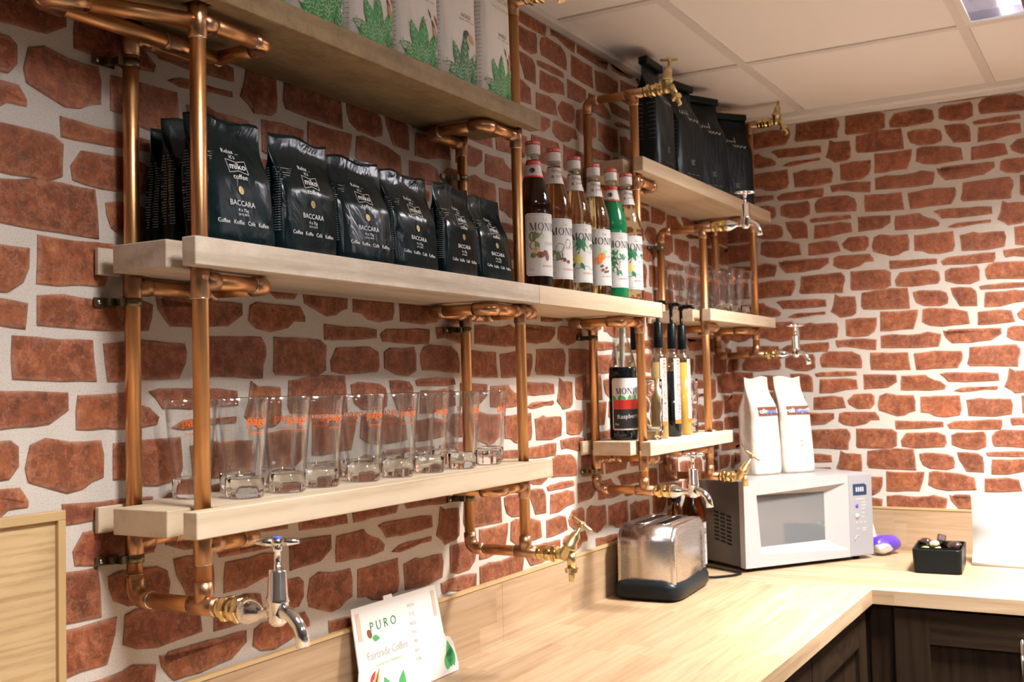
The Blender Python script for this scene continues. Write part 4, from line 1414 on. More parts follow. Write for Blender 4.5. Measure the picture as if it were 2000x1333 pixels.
def syrup(liq, art, level=.272, label='white', neck='white', cap=True, red_neck=False):
    t = thing('syrup_bottle', '', 'bottle')
    def rad(z):
        for i in range(len(BOTTLE)-1):
            (r0, z0), (r1, z1) = BOTTLE[i], BOTTLE[i+1]
            if z0 <= z <= z1 and z1 > z0: return r0 + (r1-r0)*(z-z0)/(z1-z0)
        return BOTTLE[-1][0]
    low = [p for p in BOTTLE if p[1] <= level] + ([(rad(level), level)] if level < .272 else [])
    MB().lathe(low + [(.0001, level)], 32).obj('filled_body', liq, t)
    up = [(rad(level), level+.0002)] + [p for p in BOTTLE if p[1] > level] + [(.0135, .276), (.0135, .288)]
    MB().lathe(up + [(up[-1][0]-.0012, .288)] + [(r-.0012, z) for r, z in reversed(up[:-1])], 32, closed=False).obj('clear_neck', MT['bottle_thin'], t)
    AZ = 0.0
    R = .0364
    def fn(u, v, e=0.0):
        a = -math.pi/2 + u/R
        return ((R+e)*math.cos(a), (R+e)*math.sin(a), v)
    hw, v0, v1 = .0455, .0255, .156
    lb = MB()
    n = 20
    for i in range(n):
        a, b = -hw + 2*hw*i/n, -hw + 2*hw*(i+1)/n
        ca, cb = (.004 if i == 0 else 0), (.004 if i == n-1 else 0)
        lb.add([fn(a, v0+ca), fn(b, v0+cb), fn(b, v1-cb), fn(a, v1-ca)], [(0, 1, 2, 3)], True)
    L = lb.obj('label', MT['paper'], t)
    f1 = lambda u, v: fn(u, v, .0003)
    f2 = lambda u, v: fn(u, v, .0005)
    f3 = lambda u, v: fn(u, v, .0008)
    bd = MB()
    for a, b, c, d in ((-hw+.003, v0+.004, -hw+.0034, v1-.004), (hw-.0034, v0+.004, hw-.003, v1-.004)): put_rect(bd, f1, a, b, c, d)
    for v in (v0+.003, v1-.0034): put_rect(bd, f1, -hw+.005, v, hw-.005, v+.0004, 16)
    bd.obj('label_border', MT['ink_grey'], L)
    def P(nm, m, fs):
        mb = MB(); fs(mb); return mb.obj(nm, MT[m], L)
    if art == 'raspberry':
        P('label_field', 'ink_black', lambda m: put_rect(m, f1, -hw+.004, v0+.004, hw-.004, .078, 16))
        P('label_field', 'ink_red', lambda m: put_rect(m, f1, -hw+.004, .0782, hw-.004, .102, 16))
        def lv(m):
            for u, ro in ((-.034, 2.2), (-.026, 1.2), (-.008, 2.3), (.0, 1.3), (.016, .9), (.024, 2.0)): put_leaf(m, f2, u, .100, .016, .0045, ro)
        P('leaf_art', 'ink_green', lv)
        P('flavour_print', 'ink_white', lambda m: put_text(m, 'Raspberry', f2, 0, .060, .0150, .06))
        P('brand_print', 'ink_black', lambda m: [put_poly(m, q, f2, 0, .124, .0145) for q in _SERIF])
        P('volume_print', 'ink_white', lambda m: put_text(m, '70cl', f2, -.032, .040, .007))
    else:
        P('brand_print', 'ink_black', lambda m: [put_poly(m, q, f2, 0, .1280, .0158) for q in _SERIF])
        P('sirop_print', 'ink_faint', lambda m: put_text(m, 'Le', f2, -.002, .144, .0110))
        P('producer_print', 'ink_red', lambda m: put_text(m, 'LES SIROPS DE', f2, .006, .046, .0052))
        P('volume_print', 'ink_grey', lambda m: put_text(m, '70cl', f2, -.033, .038, .0075, -.1))
        P('flavour_print', 'ink_faint', lambda m: put_text(m, {'chestnut': 'Chestnut', 'hazelnut': 'Noisette', 'vanilla': 'Vanilla', 'almond': 'Amaretto', 'mint': 'Mint'}[art], f2, .016, .094, .0105, .12))
        if art == 'chestnut':
            P('fruit_art', 'ink_olive', lambda m: [put_ellipse(m, f1, -.030, .107, .0085, .0105), put_ellipse(m, f1, -.026, .088, .011, .010), put_leaf(m, f1, -.030, .104, .030, .007, .7), put_leaf(m, f1, -.030, .110, .026, .006, -.1), put_leaf(m, f1, -.036, .066, .016, .006, .3)])
            P('fruit_art', 'ink_tan', lambda m: put_ellipse(m, f2, -.022, .079, .0078, .0070))
            P('fruit_art', 'ink_brown', lambda m: [put_ellipse(m, f3, -.014, .069, .0085, .0068), put_ellipse(m, f3, -.003, .073, .0065, .0062), put_ellipse(m, f3, .002, .065, .0045, .0085)])
        elif art == 'hazelnut':
            P('fruit_art', 'ink_olive', lambda m: [put_leaf(m, f1, -.018, .103, .022, .010, -1.3), put_leaf(m, f1, .002, .112, .020, .009, -1.2), put_leaf(m, f1, -.036, .084, .018, .008, -.6), put_ellipse(m, f1, -.025, .074, .011, .010), put_leaf(m, f1, -.022, .084, .02, .008, -.9), put_line(m, f1, -.014, .106, .002, .113, .0014)])
            P('fruit_art', 'ink_brown', lambda m: [put_ellipse(m, f2, -.006, .067, .005, .0045), put_ellipse(m, f2, .004, .063, .005, .004), put_ellipse(m, f2, -.014, .069, .004, .003)])
        elif art == 'vanilla':
            P('palm_art', 'ink_dgreen', lambda m: [put_leaf(m, f1, -.013, .112, .021, .0042, r) for r in (2.9, 3.6, 2.2, .2, -.5, 4.1, -1.1, .9)] + [put_leaf(m, f1, -.032, .082, .024, .006, -1.5), put_leaf(m, f1, -.016, .070, .020, .005, -1.0), put_leaf(m, f1, .024, .112, .018, .004, 3.5), put_leaf(m, f1, .024, .112, .016, .004, 4.2)])
            P('palm_art', 'ink_brown', lambda m: put_line(m, f1, -.013, .111, -.021, .086, .0032))
            P('flower_art', 'ink_yellow', lambda m: [put_leaf(m, f2, -.021, .077, .013, .0042, r) for r in (.3, 1.5, 2.7, 3.9, 5.1)])
            P('swirl_art', 'ink_black', lambda m: [put_line(m, f2, -.028+i*.006, .0575+[0, -.001, 0, .002, .004, .005, .002, -.003, -.002, .003][i], -.022+i*.006, .0575+[-.001, 0, .002, .004, .005, .002, -.003, -.002, .003, .004][i], .0009) for i in range(9)])
        elif art == 'almond':
            P('fruit_art', 'ink_green2', lambda m: [put_leaf(m, f1, -.014, .101, .017, .0055, 2.0), put_leaf(m, f1, -.008, .100, .015, .0055, .3)])
            P('fruit_art', 'ink_fruit', lambda m: [put_ellipse(m, f2, -.010, .092, .0100, .0088), put_ellipse(m, f2, -.019, .083, .0100, .0085)])
            P('fruit_art', 'ink_brown', lambda m: [put_ellipse(m, f2, a, b, .0048, .0032, .4) for a, b in ((-.010, .070), (-.008, .061), (.002, .066), (.006, .058), (-.001, .057))])
        else:
            P('leaf_art', 'ink_dgreen', lambda m: [put_leaf(m, f1, a, b, .018, .0072, r) for a, b, r in ((-.026, .104, .6), (-.030, .096, -.5), (-.028, .084, -.3), (-.024, .074, -.9), (-.016, .064, -.6), (-.012, .090, 1.2), (-.006, .096, .2), (-.030, .108, -1.2))])
            P('flower_art', 'ink_red', lambda m: [put_line(m, f2, -.018, .088, -.004, .086, .0016), put_line(m, f2, -.008, .09, -.009, .07, .0010)])
    # neck label follows the taper
    def nk(u, v, e=.0005):
        r = rad(v) + e; a = -math.pi/2 + u/.016
        return (r*math.cos(a), r*math.sin(a), v)
    nl = MB()
    for k in range(4):
        z0, z1 = .234 + .036*k/4, .234 + .036*(k+1)/4
        for i in range(16): nl.add([nk(-.040+.08*i/16, z0), nk(-.040+.08*(i+1)/16, z0), nk(-.040+.08*(i+1)/16, z1), nk(-.040+.08*i/16, z1)], [(0, 1, 2, 3)], True)
    NL = nl.obj('neck_label', MT['paper'], t)
    if red_neck:
        m = MB(); put_rect(m, lambda u, v: nk(u, v, .0008), -.040, .261, .040, .2702, 16); m.obj('neck_band', MT['ink_red'], NL); m = MB(); put_rect(m, lambda u, v: nk(u, v, .0008), -.040, .2338, .040, .2375, 16); m.obj('neck_band', MT['ink_red'], NL)
        m = MB(); put_ellipse(m, lambda u, v: nk(u, v, .0008), -.013, .249, .0052, .0055); m.obj('neck_emblem', MT['ink_black'], NL)
        m = MB(); put_text(m, 'N\u00b01', lambda u, v: nk(u, v, .0011), .008, .2655, .006); m.obj('neck_print', MT['ink_white'], NL)
    else:
        m = MB(); put_text(m, 'Siropez', lambda u, v: nk(u, v, .0009), -.001, .262, .0110, -.12); put_text(m, '& cocktail', lambda u, v: nk(u, v, .0009), .003, .252, .0100, .14); m.obj('neck_print', MT['ink_brown'], NL)
        m = MB(); put_line(m, lambda u, v: nk(u, v, .0009), -.016, .243, .016, .248, .0007); m.obj('neck_line', MT['ink_red'], NL)
    c = MB().lathe([(.0150, .2852), (.0158, .2862), (.0158, .3035), (.0154, .3042)], 24).obj('cap', MT['plastic_white'], t)
    MB().lathe([(.0158, .3043), (.0160, .3050), (.0160, .3115), (.0150, .3130), (.0001, .3132)], 24).obj('cap_top', MT['plastic_red'], c)
    m = MB(); put_text(m, 'MONIN  MONIN  MONIN', lambda u, v: (.0163*math.cos(-math.pi/2+u/.016), .0163*math.sin(-math.pi/2+u/.016), v), 0, .3080, .0062); m.obj('cap_print', MT['ink_white'], c)
    return t


LQ = {'dark': liquid('dark_brown_syrup', (.060, .030, .018)), 'amber': liquid('amber_syrup', (.50, .30, .10)), 'pale': liquid('pale_straw_syrup', (.72, .62, .36)),
      'olive': liquid('pale_olive_syrup', (.62, .58, .34)), 'straw': liquid('straw_syrup', (.66, .52, .30)), 'black': flat('blackberry_syrup', (.004, .007, .009), .05),
      'honey': flat('honey_cordial', (.46, .27, .055), .10), 'ginger': flat('ginger_cordial', (.36, .24, .085), .10), 'brown': liquid('caramel_syrup', (.30, .12, .03))}
mg, ntg, pg = mat('green_mint_syrup'); setp(pg, base=(.010, .24, .085), rough=.12, trans=.35, ior=1.34)
LQ['green'] = mg
zX = SH['B'][1] + .0004
specs = [('dark', 'chestnut', True, 'dark brown chestnut syrup bottle with a red banded neck', 1.972, -.140), ('amber', 'hazelnut', False, 'hazelnut syrup bottle with leaf sprigs on its label', 2.062, -.142),
         ('pale', 'vanilla', False, 'vanilla syrup bottle with a palm tree label, between hazelnut and orange fruit bottles', 2.163, -.140), ('olive', 'almond', False, 'syrup bottle with two orange fruits on its label', 2.260, -.142),
         ('green', 'mint', True, 'bright green syrup bottle with a red banded neck', 2.338, -.150), ('straw', 'vanilla', False, 'palm tree label syrup bottle between the green bottle and the copper pipe', 2.411, -.157)]
for i, (lq, art, rn, lab, x, y) in enumerate(specs):
    o = syrup(LQ[lq], art, red_neck=rn)
    o.location = (x, y, zX)
    vd = math.atan2(CAM.y - y, CAM.x - x)
    o.rotation_euler = (0, 0, vd + math.radians(40) + math.pi/2)
    tag(o, lab, 'bottle', 'flavoured syrup bottles on the pine plank')

o = syrup(LQ['black'], 'raspberry', level=.184)
o.location = (2.516, -.088, zF); o.rotation_euler = (0, 0, math.atan2(CAM.y+.088, CAM.x-2.516) + math.radians(22) + math.pi/2)
tag(o, 'raspberry syrup bottle with black and red label on the slim bottle shelf', 'bottle')
for ch in list(o.children):
    if ch.name.startswith('neck_label'):
        for g in list(ch.children): bpy.data.objects.remove(g)
        bpy.data.objects.remove(ch)
MB().lathe([(.0045, .150), (.0045, .200), (.0065, .202), (.0068, .272), (.0060, .284)], 14).obj('pump_tube', MT['plastic_white'], o)

o = syrup(LQ['brown'], 'chestnut', red_neck=True)
o.location = (2.998, -.084, CT+.0004); o.scale = (1, 1, .93); o.rotation_euler = (0, 0, math.radians(-20))
tag(o, 'brown caramel syrup bottle squeezed between toaster and microwave', 'bottle')


def amber_bottle():
    t = thing('syrup_bottle', '', 'bottle')
    MB().lathe([(.028, .0005), (.034, .003), (.034, .120), (.030, .145), (.018, .175), (.0125, .195), (.0120, .210)], 24).obj('filled_body', LQ['brown'], t)
    MB().lathe([(.0135, .2102), (.0140, .212), (.0140, .236), (.012, .238), (.0001, .2382)], 20).obj('cap', MT['plastic_black'], t)
    MB().lathe([(.0343, .030), (.0345, .031), (.0345, .105), (.0343, .106)], 24).obj('label', MT['paper'], t)
    return t


o = amber_bottle(); o.location = (2.926, -.060, CT+.0004)
tag(o, 'small amber bottle with a black cap behind the toaster', 'bottle')


def slim_bottle(kind, words):
    t = thing('pump_bottle', '', 'bottle')
    lev = .172 if kind == 'black' else .196
    R = .0205
    MB().lathe([(.018, .0005), (.0203, .003), (.0203, lev), (.0001, lev)], 28).obj('filled_body', LQ[kind], t)
    MB().lathe([(.0207, lev+.0003), (.0207, .2), (.0200, .210), (.0160, .217), (.0120, .220), (.0112, .223), (.0112, .242), (.0100, .242), (.0100, .222), (.0150, .2155), (.0190, .209), (.0195, .2), (.0195, lev+.0003)], 28, closed=True).obj('clear_neck', MT['bottle_thin'], t)
    MB().lathe([(.0122, .232), (.0128, .233), (.0128, .262), (.0122, .264), (.0120, .296), (.0100, .299), (.0045, .300), (.0045, .338), (.0068, .339), (.0068, .352), (.004, .354)], 20).obj('pump_collar', MT['plastic_black'], t)
    MB().tube([(0, 0, .347), (0, -.014, .349), (0, -.030, .348), (0, -.040, .343)], .005, 12, radii=[.0065, .0055, .0045, .0040]).obj('pump_nozzle', MT['plastic_black'], t)
    fn = lambda u, v, e=.0004: ((.0206+e)*math.cos(-math.pi/2+u/.0206), (.0206+e)*math.sin(-math.pi/2+u/.0206), v)
    lb = MB(); put_rect(lb, fn, -.0095, .040, .0095, .205, 6); L = lb.obj('label', MT['paper'], t)
    m = MB(); put_rect(m, lambda u, v: fn(u, v, .0007), -.0095, .034, .0095, .044, 6)
    m.obj('label_block', MT['ink_orange'], L)
    for k in range(2):
        m = MB(); put_rect(m, lambda u, v: fn(u, v, .0007), -.001, .1885+k*.008, .0070, .1945+k*.008, 3); m.obj('label_block', MT['ink_orange'], L)
    m = MB()
    for q in (0, .0007): put_text(m, words, lambda u, v: fn(u, v, .0008), .0022+q, .114+q, .0130, -math.pi/2, .98)
    m.obj('flavour_print', MT['ink_rust'], L)
    return t


for i, (kind, words, x, y, rz, lab) in enumerate([
        ('ginger', 'LEMON GINGER & HONEY', 2.582, -.160, 0, 'pale gold slim pump bottle lettered lemon ginger and honey'),
        ('black', 'HONEY BLACKCURRANT', 2.682, -.158, 0, 'black slim pump bottle lettered honey blackcurrant'),
        ('honey', 'HONEY', 2.775, -.150, .5, 'deep gold slim pump bottle beside the rippled tumblers'),
        ('ginger', 'LEMON', 2.660, -.062, .2, 'slim pump bottle at the back of the shelf, behind the black pump bottle')]):
    o = slim_bottle(kind, words); o.location = (x, y, zF)
    o.rotation_euler = (0, 0, math.atan2(CAM.y-y, CAM.x-x) + math.pi/2 + math.radians(36) + rz)
    tag(o, lab, 'bottle', 'slim pump bottles')

# ------------------------------------------------------------------ microwave and the bags on it
MWA = math.radians(-34.05)
t = thing('microwave', 'silver white microwave oven angled across the worktop corner', 'microwave', (3.0276, -.2245, CT), MWA)
MW, MD, MH, FT = .489, .258, .2595, .012
MB().box((.004, .018, FT), (MW-.004, MD, MH), .004).obj('casing', MT['mw_side'], t)
MB().box((.002, .004, MH+.0002), (MW-.002, MD, MH+.0022)).obj('top_sheet', MT['mw_white'], t)
DU = .395
out = [(.045, .220), (.386, .2355), (.388, .034), (.058, .050)]
inn = [(.0465, .2175), (.315, .213), (.315, .068), (.0475, .066)]
d = MB()
y0, y1, yg = -.006, .017, .014
rect = [(.0, FT), (DU-.001, FT), (DU-.001, MH), (.0, MH)]
o4 = [out[3], out[2], out[1], out[0]]
i4 = [inn[3], inn[2], inn[1], inn[0]]
vs = [(u, y0, v) for u, v in rect] + [(u, y0, v) for u, v in o4] + [(u, yg, v) for u, v in i4] + [(u, y1, v) for u, v in rect]
fs = [(i, (i+1) % 4, 4+(i+1) % 4, 4+i) for i in range(4)] + [(4+i, 4+(i+1) % 4, 8+(i+1) % 4, 8+i) for i in range(4)] + [(i, 12+i, 12+(i+1) % 4, (i+1) % 4) for i in range(4)]
door = d.add(vs, fs, False).obj('door', MT['mw_white'], t, fixn=True)
MB().add([(u, yg-.0004, v) for u, v in i4], [(0, 1, 2, 3)], False).obj('window', MT['mw_glass'], door)
pn = MB().box((DU, -.006, FT), (MW, .017, MH), .002).obj('control_panel', MT['mw_panel'], t)
MB().prism([(.412, .196), (.466, .196), (.466, .224), (.458, .230), (.412, .230)], 0, .0008, lambda u, v, w: (u, -.0062-w, v)).obj('display', MT['display'], pn)
m = MB()
for k in range(4): m.box((.4225+k*.0085, -.0078, .2065), (.4275+k*.0085, -.0071, .2200))
m.obj('display_digits', MT['digits'], pn)['kind'] = 'stuff'
MB().lathe([(.006, 0), (.0055, .0015), (.0001, .002)], 16, (.426, -.006, .163), (0, -1, 0)).obj('round_button', MT['purple'], pn)
MB().lathe([(.0085, 0), (.0080, .0015), (.0001, .002)], 16, (.426, -.006, .132), (0, -1, 0)).obj('round_button', MT['mw_white'], pn)
m = MB()
for a, b, c in ((.443, .172, .018), (.443, .163, .018), (.443, .153, .014), (.443, .141, .013), (.443, .129, .011), (.417, .112, .010), (.434, .112, .010), (.451, .112, .010), (.420, .094, .012), (.443, .094, .020), (.443, .088, .016), (.420, .182, .040)):
    m.box((a, -.0066, b), (a+c, -.0061, b+.0028))
m.obj('panel_print', MT['ink_faint'], pn)['kind'] = 'stuff'
MB().tube(round_path([(.414, -.0062, .058), (.418, -.0062, .072), (.434, -.0062, .074)], .008), .0012, 8).obj('door_button_line', MT['mw_white'], pn)
for c in range(3):
    for r in range(8):
        yy = .062 + (2-c)*.030 + 0.0
        MB().prism([(yy, .078+r*.0115-c*.004), (yy+.022, .080+r*.0115-c*.004), (yy+.022, .086+r*.0115-c*.004), (yy, .084+r*.0115-c*.004)], 0, .0006, lambda u, v, w: (.0038-w, u, v)).obj('vent_slot', MT['plastic_black'], t)
for fx in (.03, MW-.05):
    for fy in (.02, MD-.05): MB().lathe([(.010, 0.0004), (.011, .004), (.011, FT)], 14, (fx, fy, 0)).obj('foot', MT['plastic_black'], t)
tag(MB().tube(round_path([(2.874, -.150, CT+.010), (2.90, -.170, CT+.0045), (2.955, -.215, CT+.0045), (3.000, -.228, CT+.0045), (3.010, -.205, CT+.0045), (3.04, -.150, CT+.0045), (3.075, -.085, CT+.0045)], .018), .0032, 10).obj('power_cord', MT['plastic_black']),
    'thin black power cord looping from the toaster under the microwave', 'cord')


def kraft_bag(seed):
    b = Bag(.118, .300, .074, .098, seed, .014, .45, .0030, .97, .62)
    t = thing('coffee_bag', '', 'coffee bag')
    b.mesh('pouch', MT['cream_bag'], t)
    fn = lambda u, v, e=.0014: b.front(u, v, e)
    m = MB(); put_rect(m, fn, -.034, .181, .050, .2085, 12); L = m.obj('label', MT['ink_brown'], t)
    f2 = lambda u, v: fn(u, v, .0020)
    m = MB()
    for q in (0, .0006): put_text(m, 'caf\u00e9', f2, -.0165+q, .1950, .0200, 0, .78)
    m.obj('brand_print', MT['ink_white'], L)
    m = MB()
    for q in (0, .0006): put_text(m, 'progreso', f2, .0225+q, .1945, .0195, 0, .64)
    m.obj('brand_print', MT['ink_blue'], L)
    m = MB()
    for k, (a, c) in enumerate(((.010, .100), (.012, .085), (.008, .068), (.010, .062))): put_rect(m, fn, .010-a/2, c, .010+a/2, c+.0025)
    m.obj('note_print', MT['ink_faint'], t)['kind'] = 'stuff'
    m = MB(); put_rect(m, fn, .005, .030, .015, .046); m.obj('stamp_print', flat('pale_blue_print', (.55, .62, .78), .5), t)
    return t


ex, ey = Vector((math.cos(MWA), math.sin(MWA))), Vector((-math.sin(MWA), math.cos(MWA)))
for i, (a, b, rz, lab) in enumerate(((.205, .165, .16, 'cream kraft coffee bag on the microwave, with its side gusset creased open'), (.330, .160, -.04, 'cream kraft coffee bag on the microwave, the one nearer the control panel'))):
    o = kraft_bag(51 + i*7)
    q = Vector((3.0276, -.2245)) + ex*a + ey*b
    o.location = (q.x, q.y, CT+MH+.0026); o.rotation_euler = (0, 0, MWA + rz - .08)
    tag(o, lab, 'coffee bag', 'cream kraft coffee bags on the microwave')

# ------------------------------------------------------------------ toaster
t = thing('toaster', 'brushed steel two slot toaster with slate plastic base below the red capped tap', 'toaster', (2.688, -.1125, CT), math.radians(4))
TL, TWD, TZ = .142, .066, .188
prof = [(-TL+.004, .034), (-TL, .050), (-TL+.002, .110)] + [(-TL+.050 - .048*math.cos(a), TZ-.050 + .050*math.sin(a)) for a in [math.pi/2*i/8 for i in range(1, 9)]]
prof = prof + [(-x, z) for x, z in reversed(prof)]
MB().prism(prof, -TWD, TWD, lambda u, v, w: (u, w, v)).obj('steel_wrap', MT['brushed'], t, fixn=True)
for p in t.children[0].data.polygons: p.use_smooth = len(p.vertices) == 4
for sg in (-1, 1):
    ring = MB()
    sc = [(1.0, 0), (1.0, .006), (.975, .0105), (.93, .0120), (.86, .0085), (.80, .0110), (.5, .0150)]
    n = len(prof); vs = []; fs = []
    for s_, w_ in sc:
        for u, v in prof: vs.append((u*s_, sg*(TWD+w_), .034 + (v-.034)*(s_ if s_ > .9 else s_)))
    for j in range(len(sc)-1):
        for i in range(n): fs.append((j*n+i, j*n+(i+1) % n, (j+1)*n+(i+1) % n, (j+1)*n+i))
    fs.append(tuple((len(sc)-1)*n+i for i in range(n)))
    ring.add(vs, fs, True).obj('side_panel', MT['brushed'], t, fixn=True)
for sg in (-1, 1):
    MB().box((-.098, sg*.029-.014, TZ-.006), (.098, sg*.029+.014, TZ+.0012)).obj('bread_slot', MT['plastic_black'], t)
    MB().tube([(-.098, sg*.029-.0145, TZ+.001), (.098, sg*.029-.0145, TZ+.001), (.098, sg*.029+.0145, TZ+.001), (-.098, sg*.029+.0145, TZ+.001), (-.098, sg*.029-.0145, TZ+.001)], .0012, 6).obj('slot_rim', MT['chrome'], t)
bs = MB(); n = 40
vs = []; fs = []
for sx, sy, z in ((.150, .086, .004), (.156, .092, .012), (.156, .092, .030), (.150, .086, .042), (.138, .074, .050)):
    for i in range(n):
        a = 2*math.pi*i/n; c, s_ = math.cos(a), math.sin(a)
        vs.append((sx*math.copysign(abs(c)**.33, c), sy*math.copysign(abs(s_)**.33, s_), z + (.010*abs(c)**3 if .02 < z < .045 else 0)))
for j in range(4):
    for i in range(n): fs.append((j*n+i, j*n+(i+1) % n, (j+1)*n+(i+1) % n, (j+1)*n+i))
fs += [tuple(reversed(range(n))), tuple(4*n+i for i in range(n))]
bs.add(vs, fs, True).obj('base', MT['plastic_grey'], t)
for fx in (-.12, .12):
    for fy in (-.06, .06): MB().lathe([(.009, .0004), (.010, .002), (.010, .0045)], 12, (fx, fy, 0)).obj('foot', MT['plastic_black'], t)
MB().box((TL+.002, -.012, .110), (TL+.022, .012, .122), .003).obj('lever', MT['plastic_black'], t)

# ------------------------------------------------------------------ chocolate tray, packet, cards
t = thing('sweet_tray', 'black plastic tray of wrapped sweets on the short worktop', 'tray', (3.305, -.712, CT), math.radians(4))
W2, D2, H2 = .066, .098, .068
tr = MB()
ob = [(-D2, -W2), (D2, -W2), (D2, W2), (-D2, W2)]
def rr(k, rad=.014, n=4):
    P = []
    for cx, cy, a0 in ((D2-k-rad, W2-k-rad, 0), (-D2+k+rad, W2-k-rad, 1), (-D2+k+rad, -W2+k+rad, 2), (D2-k-rad, -W2+k+rad, 3)):
        for i in range(n+1):
            a = (a0 + i/n)*math.pi/2
            P.append((cx + rad*math.cos(a), cy + rad*math.sin(a)))
    return P
rings = [(.006, .0004), (.003, .003), (.0, H2-.002), (.001, H2), (.004, H2), (.006, H2-.003), (.008, .012)]
vs = []; fs = []
for k, z in rings: vs += [(x, y, z) for x, y in rr(k)]
n = 20
for j in range(len(rings)-1):
    for i in range(n): fs.append((j*n+i, j*n+(i+1) % n, (j+1)*n+(i+1) % n, (j+1)*n+i))
fs += [tuple(reversed(range(n))), tuple((len(rings)-1)*n+i for i in range(n))]
tr.add(vs, fs, False).obj('shell', MT['plastic_black'], t)
for xx in (-.055, -.005, .045): MB().box((xx-.0015, -W2+.007, .012), (xx+.0015, W2-.007, H2-.008)).obj('divider', MT['plastic_black'], t)


def sweet(L, R, m, kind):
    mb = MB()
    if kind == 'cube':
        mb.box((-L/2, -R, -R), (L/2, R, R), R*.3)
    else:
        mb.lathe([(.0001, -L*.5), (R*.7, -L*.44), (R, -L*.25), (R*1.02, 0), (R, L*.25), (R*.7, L*.44), (.0001, L*.5)], 14, axis=(1, 0, 0), mod=lambda a, h: 1+.05*math.sin(a*5+h*300))
        for sg in (-1, 1): mb.add([(sg*L*.44, -.002, 0), (sg*L*.44, .002, 0), (sg*L*.72, .009, .004), (sg*L*.74, 0, -.002), (sg*L*.72, -.009, .003)], [(0, 1, 2, 3, 4)], False)
    return mb


sw = [('wrapped dark sweet on the far left of the tray heap', .036, .012, 'choc', 'tw', (3.365, -.665, .070), (.2, .1, .9)),
      ('upright wrapped dark sweet block on top of the tray heap', .030, .012, 'choc', 'cube', (3.350, -.710, .080), (.3, .7, .4)),
      ('silver ended wrapped sweet in the middle of the tray', .030, .010, 'silver_wrap', 'tw', (3.338, -.694, .070), (.1, .2, 1.6)),
      ('large glossy wrapped sweet at the tray side next to the white card', .044, .0135, 'choc', 'tw', (3.330, -.748, .067), (.1, .1, 1.1)),
      ('wrapped dark sweet lying low in the tray back compartment', .036, .012, 'choc', 'tw', (3.375, -.740, .062), (.0, .1, .4)),
      ('small yellow wrapped sweet showing at the tray front left', .028, .008, 'ink_yellow', 'cube', (3.318, -.668, .054), (.2, .3, .8)),
      ('small yellow wrapped sweet showing at the tray front middle', .026, .008, 'ink_yellow', 'cube', (3.312, -.702, .055), (.3, .2, 2.1)),
      ('wrapped dark sweet beside the yellow sweet in the tray', .034, .0105, 'choc', 'tw', (3.340, -.670, .050), (.1, .0, 2.0))]
for lab, L, R, m, kind, loc, ro in sw:
    o = sweet(L, R, m, kind).obj('wrapped_sweet', MT[m])
    o.location = (loc[0], loc[1], CT + loc[2] - .004); o.rotation_euler = ro
    tag(o, lab, 'sweet', 'wrapped sweets in the black tray')

t = thing('snack_packet', 'crumpled purple and silver snack packet beside the microwave', 'packet', (3.515, -.520, CT), math.radians(-40))
def pillow(sx, sy, sz, seed, tw=.0):
    r = random.Random(seed); vs = []; fs = []; n, mm = 20, 12
    ph = [r.uniform(0, 6) for _ in range(4)]
    for j in range(mm+1):
        v = j/mm*math.pi
        for i in range(n):
            a = 2*math.pi*i/n
            w_ = 1 + .06*math.sin(3*a+ph[0]+j) + .05*math.sin(5*a+ph[1]-j*.7)
            rr_ = math.sin(v)**.6*w_
            vs.append((sx*math.cos(v)*(1+.04*math.sin(4*a+ph[2])), sy*rr_*math.cos(a), sz + sz*.97*rr_*math.sin(a)/(1.06 if math.sin(a) < 0 else 1.0)*.93))
    for j in range(mm):
        for i in range(n): fs.append((j*n+i, j*n+(i+1) % n, (j+1)*n+(i+1) % n, (j+1)*n+i))
    return MB().add(vs, fs, True)
pillow(.050, .030, .032, 3).obj('wrapper', MT['purple'], t)
k = pillow(.030, .026, .021, 8).obj('silver_end', MT['silver_wrap'], t); k.location = (-.022, -.012, .001)
fl = MB().prism([(-.02, .0), (.022, .0), (.012, .055), (-.002, .112), (-.012, .112)], 0, .0008, lambda u, v, w: (u, w+v*.05, v))
o = fl.obj('paper_slip', MT['card']); o.location = (3.542, -.478, CT+.0005); o.rotation_euler = (0, 0, math.radians(-50))
tag(o, 'narrow cream paper slip standing behind the snack packet', 'paper')

# white display card on the right
t = thing('display_card', 'blank white folded display card at the end of the short worktop', 'display card', (3.392, -.785, CT), 0)
n = 16; vs = []; fs = []
for th in (0.0, .0016):
    for j in range(n+1):
        v = j/n
        xo = .030*v + .012*math.sin(math.pi*v)*0 + (.010*math.sin(math.pi*min(v/.55, 1)) if v < .55 else 0)
        for u in (0.0, -.215): vs.append((xo + th, u - (.004*math.sin(math.pi*v)), .001 + v*.208))
for q in range(2):
    b = q*(n+1)*2
    for j in range(n): fs.append((b+j*2, b+j*2+1, b+j*2+3, b+j*2+2))
b = (n+1)*2
for j in range(n):
    for s_ in (0, 1): fs.append((j*2+s_, j*2+2+s_, b+j*2+2+s_, b+j*2+s_))
fs += [(0, 1, b+1, b), (n*2, n*2+1, b+n*2+1, b+n*2)]
MB().add(vs, fs, True).obj('front_sheet', MT['card'], t, fixn=True)
MB().add([(.030, -.002, .208), (.030, -.213, .208), (.110, -.213, .001), (.110, -.002, .001), (.0315, -.002, .208), (.0315, -.213, .208), (.1115, -.213, .001), (.1115, -.002, .001)],
         [(0, 1, 2, 3), (7, 6, 5, 4), (0, 4, 5, 1), (1, 5, 6, 2), (2, 6, 7, 3), (3, 7, 4, 0)], False).obj('back_strut', MT['card'], t)
m = MB()
for k, (a, c) in enumerate(((-.079, .128), (-.079, .120), (-.080, .112))): m.box((.0285, a-.003, c), (.0292, a+.003, c+.004))
m.obj('small_print', MT['ink_faint'], t)['kind'] = 'stuff'

